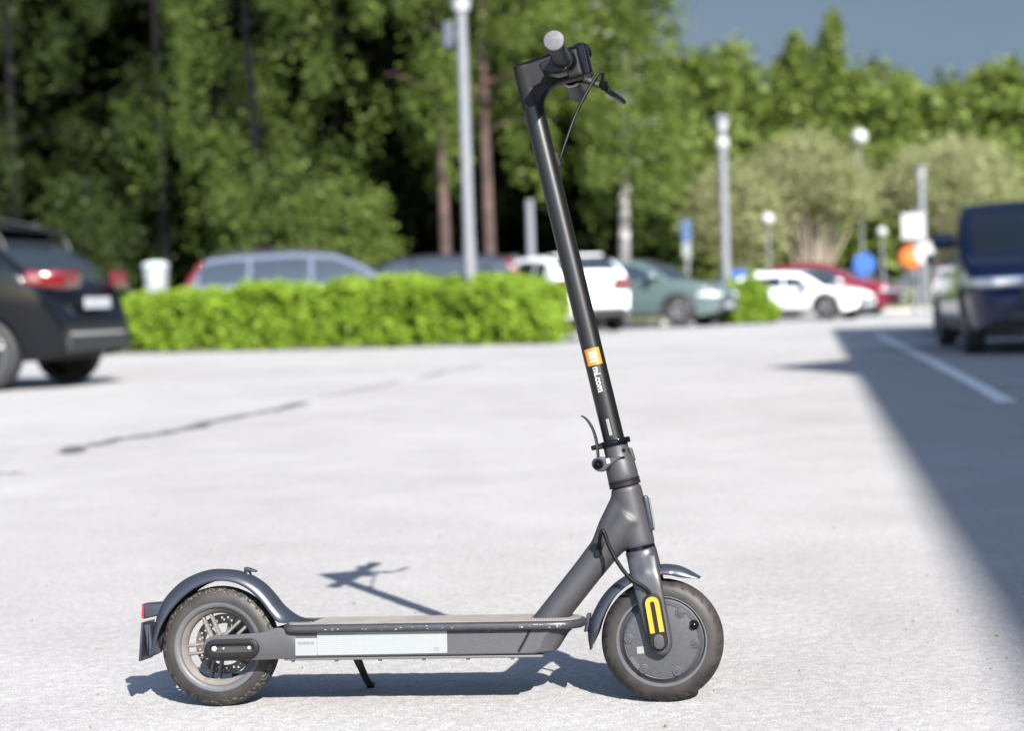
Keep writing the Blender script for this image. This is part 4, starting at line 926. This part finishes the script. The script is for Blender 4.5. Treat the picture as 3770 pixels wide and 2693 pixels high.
# ------------------------------------------------------------------ lamp posts, signs, bin
galv = mat('galvanised', (0.13, 0.135, 0.15), 0.55, metal=0.1, spec=0.3, noise=(9, 0.3, (0.105, 0.11, 0.12)))
opal = mat('opal_globe', (0.27, 0.27, 0.275), 0.35)
def post(name, label, cat, x, y, H, r0, r1, grp=None, step=None):
    e = empty(name, (x, y, 0)); tag(e, label, cat, grp)
    pts, rs = [(0, 0, -0.05), (0, 0, 0.02)], [r0*1.15, r0*1.15]
    if step: pts += [(0, 0, 0.03), (0, 0, step), (0, 0, step+0.06)]; rs += [r0, r0, r1*1.1]
    pts += [(0, 0, H)]; rs += [r1]
    MB().tube(pts, rs, 20).build('pole', galv, e, angle=40); return e
def lantern(e, z, r, side=1):
    MB().lathe([(0.0, z+0.30), (r*1.15, z+0.24), (r*1.2, z+0.20), (r, z+0.18), (r*0.75, z-0.02), (r*0.4, z-0.06)], 24, lambda a, hh_, b: (a, b, hh_)).build('lantern', opal, e)
    MB().lathe([(r*1.22, z+0.19), (r*1.25, z+0.24), (r*0.5, z+0.34), (0.0, z+0.35)], 24, lambda a, hh_, b: (a, b, hh_)).build('lantern_cap', galv, e)
P1 = post('lamp_post', 'tall grey lamp post rising from the hedge', 'lamp post', -2.72, 25.45, 5.55, 0.10, 0.085, 'lamp posts', 1.75); lantern(P1, 5.55, 0.17)
MB().box((-0.22, 0, 5.15), (0.09, 0.07, 0.22)).build('camera_box', mat('box_dark', (0.03, 0.035, 0.05), 0.5), P1, bevel=0.02); MB().tube([(-0.15, 0, 5.15), (0, 0, 5.15)], 0.025, 8).build('bracket', galv, P1)
P2 = post('lamp_post', 'grey lamp post standing behind the green grey car', 'lamp post', 1.81, 39.6, 4.75, 0.115, 0.10, 'lamp posts', 1.5); lantern(P2, 4.75, 0.16)
MB().lathe([(0.10, 4.25), (0.155, 4.30), (0.165, 4.42), (0.10, 4.52)], 20, lambda a, hh_, b: (a, b, hh_)).build('collar', opal, P2)
P3 = post('lamp_post', 'grey lamp post beyond the white sign at the right', 'lamp post', 8.75, 56.2, 4.6, 0.13, 0.12, 'lamp posts'); lantern(P3, 4.45, 0.16)
post('grey_post', 'short grey post behind the dark people carrier', 'post', -2.58, 35.3, 2.95, 0.085, 0.085)
def globe(label, x, y, z, r):
    e = post('globe_lamp', label, 'park lamp', x, y, z-r*0.8, 0.05, 0.035, 'globe park lamps'); zz = z
    MB().lathe([(max(1e-4, r*math.sin(PI*k/14)), zz-r*math.cos(PI*k/14)) for k in range(15)], 28, lambda a, hh_, b: (a, b, hh_)).build('globe', opal, e)
globe('highest white globe lamp, above the round willow', 7.16, 60.2, 6.17, 0.29)
globe('white globe lamp left of the bare willow stems', 3.47, 52.85, 3.04, 0.21)
globe('far dim globe lamp above the blue round sign', 7.43, 56.3, 2.62, 0.17)
signblue = mat('sign_blue', (0.012, 0.06, 0.24), 0.4); signwhite = mat('sign_white', (0.24, 0.245, 0.245), 0.45); signyel = mat('sign_orange', (0.36, 0.085, 0.002), 0.4); signred = mat('sign_red', (0.25, 0.008, 0.008), 0.4)
def disc(r, th, n=36): return [(r, -th), (r, th)]
def sign_disc(e, x, y, z, r, m, nm='sign_disc', th=0.012):
    MB().lathe([(0.0001, -th), (r, -th), (r, th), (0.0001, th)], 36, lambda a, q, b: (x+a, y+q, z+b)).build(nm, m, e)
e = post('road_sign', 'blue round road sign on a post near the dark red car', 'sign', 5.98, 47.95, 1.75, 0.045, 0.045, 'road signs'); sign_disc(e, 0, -0.07, 1.45, 0.31, signblue)
MB().tube([(0.22, 0, -0.02), (0.22, 0, 1.3)], 0.03, 10).build('stay', galv, e)
MB().tube([(0.0, -0.055, 1.30), (0.22, 0, 1.28)], 0.02, 8).build('bracket', galv, e)
e = post('road_sign', 'orange disc sign with a white panel above, beside the shaded cars', 'sign', 6.78, 42.95, 2.75, 0.055, 0.055, 'road signs')
MB().box((-0.02, -0.075, 2.31), (0.30, 0.012, 0.33)).build('sign_panel', signwhite, e, bevel=0.004)
sign_disc(e, -0.08, -0.075, 1.52, 0.31, signred, 'sign_rim'); sign_disc(e, -0.08, -0.092, 1.52, 0.26, signyel, 'sign_face', 0.006)
e = post('road_sign', 'white round sign overlapping the orange disc sign', 'sign', 6.95, 42.1, 1.9, 0.05, 0.05, 'road signs'); sign_disc(e, 0.0, -0.07, 1.58, 0.29, signwhite)
e = post('road_sign', 'small blue square sign right of the second lamp post', 'sign', 2.28, 43.5, 1.35, 0.04, 0.04, 'road signs'); MB().box((0, -0.06, 1.14), (0.22, 0.01, 0.20)).build('sign_panel', signblue, e, bevel=0.004)
e = post('road_sign', 'tall narrow blue and white sign above the green grey car', 'sign', 0.87, 43.4, 2.75, 0.05, 0.05, 'road signs')
MB().box((0, -0.065, 2.42), (0.12, 0.01, 0.28)).build('sign_panel', mat('sign_blue_old', (0.02, 0.055, 0.14), 0.6), e, bevel=0.004); MB().box((0, -0.065, 1.92), (0.11, 0.01, 0.20)).build('sign_panel', mat('sign_grey_old', (0.14, 0.16, 0.15), 0.6), e, bevel=0.004)
e = post('litter_bin', 'white tapered litter bin on a post left of the hedge', 'bin', -8.85, 27.9, 1.45, 0.035, 0.035)
mb = MB(); mb.lathe([(0.19, 1.03), (0.24, 1.56), (0.22, 1.57), (0.17, 1.06), (0.0, 1.06)], 28, lambda a, q, b: (a, b-0.0, q)); mb.build('bucket', mat('bin_white', (0.20, 0.205, 0.22), 0.5), e)
MB().lathe([(0.245, 1.55), (0.255, 1.57), (0.255, 1.61), (0.15, 1.66), (0.0, 1.67)], 28, lambda a, q, b: (a, b, q)).build('lid', mat('bin_lid', (0.30, 0.34, 0.33), 0.5), e)

# ------------------------------------------------------------------ foliage
RNG = np.random.default_rng(21)
def leaf_quads(C, size, rng, up=0.35, face=None):
    """rhombic leaves with random orientation at centres C"""
    n = len(C); nrm = rng.normal(size=(n, 3)); nrm[:, 2] += up*1.5
    if face is not None: nrm += face
    nrm /= np.linalg.norm(nrm, axis=1)[:, None]
    a = np.cross(nrm, rng.normal(size=(n, 3))); a /= np.linalg.norm(a, axis=1)[:, None]+1e-9
    b = np.cross(nrm, a); s = (size*rng.uniform(0.6, 1.35, n))[:, None]
    V = np.stack([C-a*s, C-b*s*0.55+nrm*s*0.1, C+a*s, C+b*s*0.55+nrm*s*0.1], 1).reshape(-1, 3)
    return V, np.arange(n*4).reshape(-1, 4)
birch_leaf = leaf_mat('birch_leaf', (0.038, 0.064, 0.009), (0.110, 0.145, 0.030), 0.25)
mid_leaf = leaf_mat('mid_leaf', (0.018, 0.034, 0.005), (0.075, 0.100, 0.020), 0.2)  # birch leaf taken down: part of the wood's shade is in the colour
painted_shade_leaf = leaf_mat('painted_shade_leaf', (0.010, 0.018, 0.004), (0.036, 0.050, 0.011), 0.2)  # shade and edge darkening of the left trees painted into the leaf colour
gap_shade_leaf = leaf_mat('wood_gap_shade', (0.003, 0.005, 0.002), (0.009, 0.013, 0.004), 0.05, 0.9, 0.0)  # near-black leaves: the shade of the canopy gaps is painted in
far_leaf = leaf_mat('far_leaf', (0.065, 0.100, 0.016), (0.125, 0.155, 0.036), 0.4)
willow_leaf = leaf_mat('willow_leaf', (0.110, 0.130, 0.048), (0.270, 0.270, 0.140))
hedge_leaf = leaf_mat('hedge_leaf', (0.080, 0.150, 0.010), (0.185, 0.265, 0.026))
bark_birch = mat('birch_bark', (0.34, 0.31, 0.30), 0.85, noise=(3.5, 0.10, (0.09, 0.08, 0.075)))
bark_pine = mat('pine_bark', (0.075, 0.042, 0.036), 0.9, noise=(2.2, 0.15, (0.018, 0.012, 0.010)))
bark_shaded = mat('shaded_bark', (0.0075, 0.007, 0.0075), 0.9, spec=0.05, noise=(9, 0.3, (0.004, 0.004, 0.004)))  # crown shade painted into the bark, so sunlit trunks stay dark
def limb_pts(rng, z0, H, ang, reach, rise):
    d = np.array((math.cos(ang), math.sin(ang), 0)); p0 = np.array((0, 0, z0)); pts = [p0]
    for t in (0.3, 0.6, 0.85, 1.0):
        pts.append(p0+d*reach*t+np.array((0, 0, rise*(t-0.55*t*t*1.3)))+rng.normal(size=3)*0.12*reach*t*0.4)
    return np.array(pts)
def tree(name, label, loc, H, seed, crown_lo, spread, leaf, bark, group, nl=13000, size=0.062, hang=1.6, r0=0.16, lean=(0, 0), limbs=24, step=(0.45, 0.62, 0.8, 1.0)):
    """trunk with limbs; leaves hang in strands and clumps from the outer limbs"""
    rng = np.random.default_rng(seed); e = empty(name, loc); tag(e, label, 'tree', group)
    tp = smooth_pts([(0, 0, -0.2), (lean[0]*0.3+rng.normal()*0.05, lean[1]*0.3, H*0.33), (lean[0]*0.7, lean[1]*0.7+rng.normal()*0.1, H*0.66), (lean[0], lean[1], H*0.97)], 14)
    mb = MB().tube(tp, list(np.linspace(r0, 0.03, 14)), 12); C = []
    clumps = []
    for i in range(limbs):
        u = (i+rng.uniform(0, 1))/limbs; z0 = H*(crown_lo+(0.95-crown_lo)*u)
        prof = math.sin(PI*min(1, 0.28+0.72*u))**0.7
        reach = spread*prof*rng.uniform(0.65, 1.15); ang = i*2.399+rng.uniform(-0.3, 0.3)
        lp = limb_pts(rng, z0, H, ang, reach, reach*rng.uniform(0.25, 0.8))
        base = np.array([np.interp(z0, tp[:, 2], tp[:, 0]), np.interp(z0, tp[:, 2], tp[:, 1]), 0]); lp = lp+base
        mb.tube(smooth_pts(lp, 8), list(np.linspace(r0*0.32*(1-0.6*u), 0.012, 8)), 6)
        for t in step:
            q = np.array([np.interp(t, [0, .3, .6, .85, 1], lp[:, k]) for k in range(3)])
            if rng.random() < 0.85: clumps.append((q+rng.normal(size=3)*0.25, hang*rng.uniform(0.35, 1.3)*(0.5+0.5*t), 0.17+0.15*rng.random()))
    per = max(4, nl//len(clumps))
    for q, hl, rad in clumps:
        n = int(per*rng.uniform(0.5, 1.5)); t = rng.uniform(0, 1, n)**0.8
        P = q+np.stack([rng.normal(size=n)*rad*(1-0.35*t), rng.normal(size=n)*rad*(1-0.35*t), -t*hl+rng.normal(size=n)*0.15], 1)
        C.append(P)
    C = np.concatenate(C); C = C[C[:, 2] > 0.4]
    mb.build('trunk', bark, e, angle=60)
    V, Q = leaf_quads(C, size, rng); raw_mesh('crown', V, Q, leaf, e)
    return e
G1 = 'trees of the wood behind the cars'
tree('birch_tree', 'leafy tree at the far left above the black car', (-15.6, 38.2, 0.1), 12.5, 1, 0.14, 3.3, painted_shade_leaf, bark_shaded, G1, nl=5000, limbs=11)
tree('birch_tree', 'leafy tree with a thin grey trunk above the litter bin', (-12.05, 38.9, 0.1), 13.0, 2, 0.34, 3.1, painted_shade_leaf, bark_shaded, G1, nl=4200, limbs=10)
tree('birch_tree', 'drooping leafy tree above the blue grey estate car', (-9.2, 36.8, 0.1), 12.0, 3, 0.22, 3.3, mid_leaf, bark_shaded, G1, nl=9000, hang=2.4, limbs=14)
tree('birch_tree', 'leafy tree with a red brown trunk just left of the tall lamp post', (-5.05, 39.4, 0.1), 13.0, 4, 0.36, 3.0, mid_leaf, bark_pine, G1, nl=6500, hang=2.0, limbs=12)
tree('birch_tree', 'leafy tree with a red brown trunk just right of the tall lamp post', (-3.9, 39.0, 0.1), 13.5, 5, 0.34, 3.0, birch_leaf, bark_pine, G1, nl=24000, hang=2.0, limbs=32)
tree('birch_tree', 'birch with a pale trunk right of the scooter stem', (-0.72, 39.4, 0.1), 12.5, 6, 0.30, 1.45, birch_leaf, bark_birch, G1, nl=30000, hang=2.0, lean=(0.3, 0), limbs=44)
tree('lilac_bush', 'low leafy bush under the trees behind the estate car', (-8.0, 33.6, 0.1), 4.2, 8, 0.12, 1.7, mid_leaf, bark_shaded, 'bushes at the edge of the wood', nl=6500, hang=0.9, r0=0.08, limbs=20)
tree('lilac_bush', 'low leafy bush under the trees right of the litter bin', (-6.6, 34.6, 0.1), 3.6, 9, 0.12, 1.3, birch_leaf, bark_shaded, 'bushes at the edge of the wood', nl=4000, hang=0.8, r0=0.08, limbs=16)
tree('lilac_bush', 'leafy bush right behind the roof of the black car', (-12.1, 33.6, 0.1), 3.7, 10, 0.12, 1.5, painted_shade_leaf, bark_shaded, 'bushes at the edge of the wood', nl=5500, hang=0.8, r0=0.08, limbs=18)

def clump_cloud(boxes, n, size, leaf, name, label, seed, clump=0.9, trunks=None):
    """a wood that reads as one mass: leaf clumps filling crown ellipsoids"""
    rng = np.random.default_rng(seed); C = []; tot = sum(b[3]*b[5] for b in boxes)
    for (x, y, z, rx, ry, rz) in boxes:
        m = int(n*rx*rz/tot); k = max(6, int(m/70)); d = rng.normal(size=(k, 3)); d /= np.linalg.norm(d, axis=1)[:, None]
        cc_ = np.array((x, y, z))+d*np.array((rx, ry, rz))*rng.uniform(0.55, 1.0, k)[:, None]
        for q in cc_:
            mm = m//k; C.append(q+rng.normal(size=(mm, 3))*clump*np.array((0.5, 0.5, 0.42)))
    C = np.concatenate(C); C = C[C[:, 2] > 0.1]; V, Q = leaf_quads(C, size, rng)
    o = raw_mesh(name, V, Q, leaf); return tag(o, label, kind='stuff')
rg = random.Random(5); bx = []
for i in range(24):
    x = -26+i*1.0; bx.append((min(x, -1.9), rg.uniform(44, 47), rg.uniform(7, 12), 2.3, 1.8, rg.uniform(3, 5)))
for i in range(30):
    bx.append((min(-26+i*0.86, -1.6), rg.uniform(45, 49), rg.uniform(1.5, 5.5), 2.0, 1.6, 2.6))
for i in range(24):
    bx.append((min(-26+i*1.08, -1.6), rg.uniform(51, 53), rg.uniform(2, 4), 1.8, 1.0, 3.0))
for i in range(24):
    bx.append((min(-27+i*1.12, -2.2), rg.uniform(50, 53), rg.uniform(7, 13), 2.2, 1.2, 4.0))
clump_cloud(bx, 140000, 0.27, gap_shade_leaf, 'wood', 'dense dark wood closing the view behind the birches', 31, 1.1)
# far wood on the right
tops = [(-1, 12.5), (0.6, 13), (2.2, 13.2), (3.6, 12.2), (4.9, 11.0), (5.9, 12.6), (7.0, 11.8), (8.4, 12.0), (9.2, 11.7), (10.6, 11.6), (12, 11.2), (13.2, 10.8), (14.8, 10.9), (16.3, 11.6), (17.8, 11.2), (19.5, 11.6), (21.5, 11), (23.6, 11.5), (26, 12), (28.5, 11.2), (31, 11.8)]
bx = []
for x, H in tops:
    for dy, hf in ((0, 1.0), (-4, 0.66), (-7, 0.42)):
        z1 = H*hf; rz = min(2.8, z1*0.4); bx.append((x+rg.uniform(-0.5, 0.5)-dy*0.02, 84+dy+rg.uniform(-1, 1), z1-rz*0.95, 1.6, 1.4, rz))
clump_cloud(bx, 130000, 0.25, far_leaf, 'far_wood', 'sunlit far wood filling the right background', 32, 0.8)
def conifer(name, label, loc, H, R_, leaf, seed):
    rng = np.random.default_rng(seed); e = empty(name, loc); tag(e, label, 'tree', 'trees standing out of the far wood')
    MB().tube([(0, 0, 0), (0, 0, H*0.98)], [0.22, 0.03], 8).build('trunk', bark_shaded, e)
    n = 3000; t = rng.uniform(0.15, 1, n); a = rng.uniform(0, 2*PI, n); r = R_*(1-t)**0.42*(0.35+0.65*rng.random(n))*(1+0.45*np.sin(a*3+t*17)*np.sin(t*29+a))+0.08
    V, Q = leaf_quads(np.stack([r*np.cos(a)+0.28*np.sin(t*11+seed), r*np.sin(a), t*H-0.25*r+rng.normal(size=n)*0.2], 1), 0.20, rng); raw_mesh('crown', V, Q, leaf, e)
conifer('tall_tree', 'tallest slender tree standing out of the far wood', (8.05, 83.0, 0.3), 13.9, 1.5, far_leaf, 3)
conifer('tall_tree', 'blunt tree left of the tallest slender tree', (6.3, 83.4, 0.3), 12.9, 1.9, far_leaf, 4)

def willow(label, loc, zc, rx, rz, seed, nst=26, low=0.25):
    rng = np.random.default_rng(seed); e = empty('willow_bush', loc); tag(e, label, 'bush', 'round pale willows')
    st_ = MB()
    for i in range(nst):
        a = rng.uniform(0, 2*PI); q = rx*rng.uniform(0.15, 0.85); top = np.array((q*math.cos(a), q*math.sin(a), zc+rng.uniform(-0.2, 0.5)*rz))
        st_.tube(smooth_pts([(rng.normal()*0.18, rng.normal()*0.18, -0.1), tuple(top*np.array((0.42, 0.42, 0.45))), tuple(top)], 8), list(np.linspace(0.06, 0.02, 8)), 6)
    st_.build('stem', mat('willow_bark', (0.27, 0.22, 0.18), 0.9), e)
    n = 17000; k = 210; d = rng.normal(size=(k, 3)); d[:, 2] = np.abs(d[:, 2])*0.95-low; d /= np.linalg.norm(d, axis=1)[:, None]
    cc_ = np.array((0, 0, zc))+d*np.array((rx, rx, rz))*rng.uniform(0.72, 1.0, k)[:, None]
    C = np.concatenate([q+rng.normal(size=(n//k, 3))*np.array((0.32, 0.32, 0.26)) for q in cc_])
    V, Q = leaf_quads(C, 0.085, rng); raw_mesh('crown', V, Q, willow_leaf, e)
willow('round pale willow with bare fanning stems in the middle right', (5.3, 60.6, 0.1), 3.7, 2.25, 2.35, 41, 70, 0.08)
willow('pale willow behind the second lamp post', (2.5, 58.5, 0.1), 2.7, 1.55, 2.3, 42)
willow('wide pale willow above the cars at the right', (10.8, 63.0, 0.1), 3.6, 2.7, 2.35, 43, 40, 0.12)

def hedge():
    rng = np.random.default_rng(51); e = empty('hedge', (0, 0, 0)); tag(e, 'bright green bushy hedge bordering the lot', 'hedge')
    a, b = np.array((-9.75, 27.2)), np.array((-1.25, 24.75)); d = (b-a); L = np.linalg.norm(d); d /= L; n = np.array((-d[1], d[0]))
    N = 62000; u = rng.uniform(0, 1, N); wv = rng.uniform(0, 1, N)
    ku = np.linspace(0, 1, 70); kn = np.convolve(rng.normal(size=72), np.ones(3)/3, 'valid')
    top = 1.05+0.12*np.interp(u, ku, kn)+0.02*np.interp(u, np.linspace(0, 1, 300), rng.normal(size=300))
    top *= np.clip((u/0.09), 0, 1)**0.5*0.45+0.55; top *= np.clip(((1-u)/0.10), 0.05, 1)**0.5
    G2 = rng.normal(size=(90, 12)); G2 = (G2+np.roll(G2, 1, 0)+np.roll(G2, 1, 1))/1.7
    def lump(uu, zz):
        a_, b_ = np.clip(uu, 0, 0.9999)*88, np.clip(zz/1.3, 0, 0.9999)*10; i_, j_ = a_.astype(int), b_.astype(int); fa, fb = a_-i_, b_-j_
        return (G2[i_, j_]*(1-fa)+G2[i_+1, j_]*fa)*(1-fb)+(G2[i_, j_+1]*(1-fa)+G2[i_+1, j_+1]*fa)*fb
    # shell-heavy: front face, top, and some inside
    k = rng.random(N); z = np.where(k < 0.55, rng.uniform(0.0, 1, N), 1-0.25*rng.random(N)**2)*top
    depth = 1.9*np.clip((1-u)/0.06, 0.25, 1)
    v = np.where(k < 0.55, 0.22*rng.random(N)**1.5, wv)*depth+0.16*np.clip(z/1.2, 0, 1)**2
    bump = 0.13*lump(u, z)
    C = np.stack([a[0]+d[0]*L*u+n[0]*(v+bump), a[1]+d[1]*L*u+n[1]*(v+bump), np.maximum(z, 0.02)+rng.normal(size=N)*0.03], 1)+rng.normal(size=(N, 3))*0.035
    V, Q = leaf_quads(C, 0.05, rng, face=np.array((0.1, -0.5, 0.3))); raw_mesh('foliage', V, Q, hedge_leaf, e)
    st_ = MB()
    for i in range(40):
        q = (i+0.5)/40; p = a+d*L*q+n*0.9; st_.tube([(p[0], p[1], 0), (p[0]+rng.normal()*0.15, p[1]+rng.normal()*0.15, 0.8)], [0.025, 0.01], 6)
    st_.build('stems', bark_shaded, e)
    # dark leafy core so that light does not shine straight through
    N2 = 9000; C = np.stack([a[0]+d[0]*L*rng.uniform(0.02, 0.97, N2), np.zeros(N2), rng.uniform(0.05, 0.95, N2)], 1); t = (C[:, 0]-a[0])/d[0]; vv = rng.uniform(0.3, 1.5, N2)
    C[:, 0] += n[0]*vv; C[:, 1] = a[1]+d[1]*t+n[1]*vv; V, Q = leaf_quads(C, 0.10, rng); raw_mesh('inner_foliage', V, Q, hedge_leaf, e)
hedge()
def bush(label, loc, r, h, n, seed):
    rng = np.random.default_rng(seed); e = empty('small_bush', loc); tag(e, label, 'bush')
    d = rng.normal(size=(n, 3)); d[:, 2] = np.abs(d[:, 2]); d /= np.linalg.norm(d, axis=1)[:, None]; C = d*np.array((r, r, h))*rng.uniform(0.5, 1.05, n)[:, None]*(1+0.15*np.sin(d[:, :1]*9)*np.sin(d[:, 2:]*8))
    V, Q = leaf_quads(C, 0.055, rng); raw_mesh('foliage', V, Q, hedge_leaf, e)
    m = MB()
    for i in range(7): m.tube([(0, 0, 0), (rng.normal()*r*0.4, rng.normal()*r*0.4, h*0.7)], [0.02, 0.008], 6)
    m.build('stems', bark_shaded, e)
bush('small bright green bush beside the white low car', (2.2, 37.4, 0.05), 0.72, 1.05, 6000, 61)
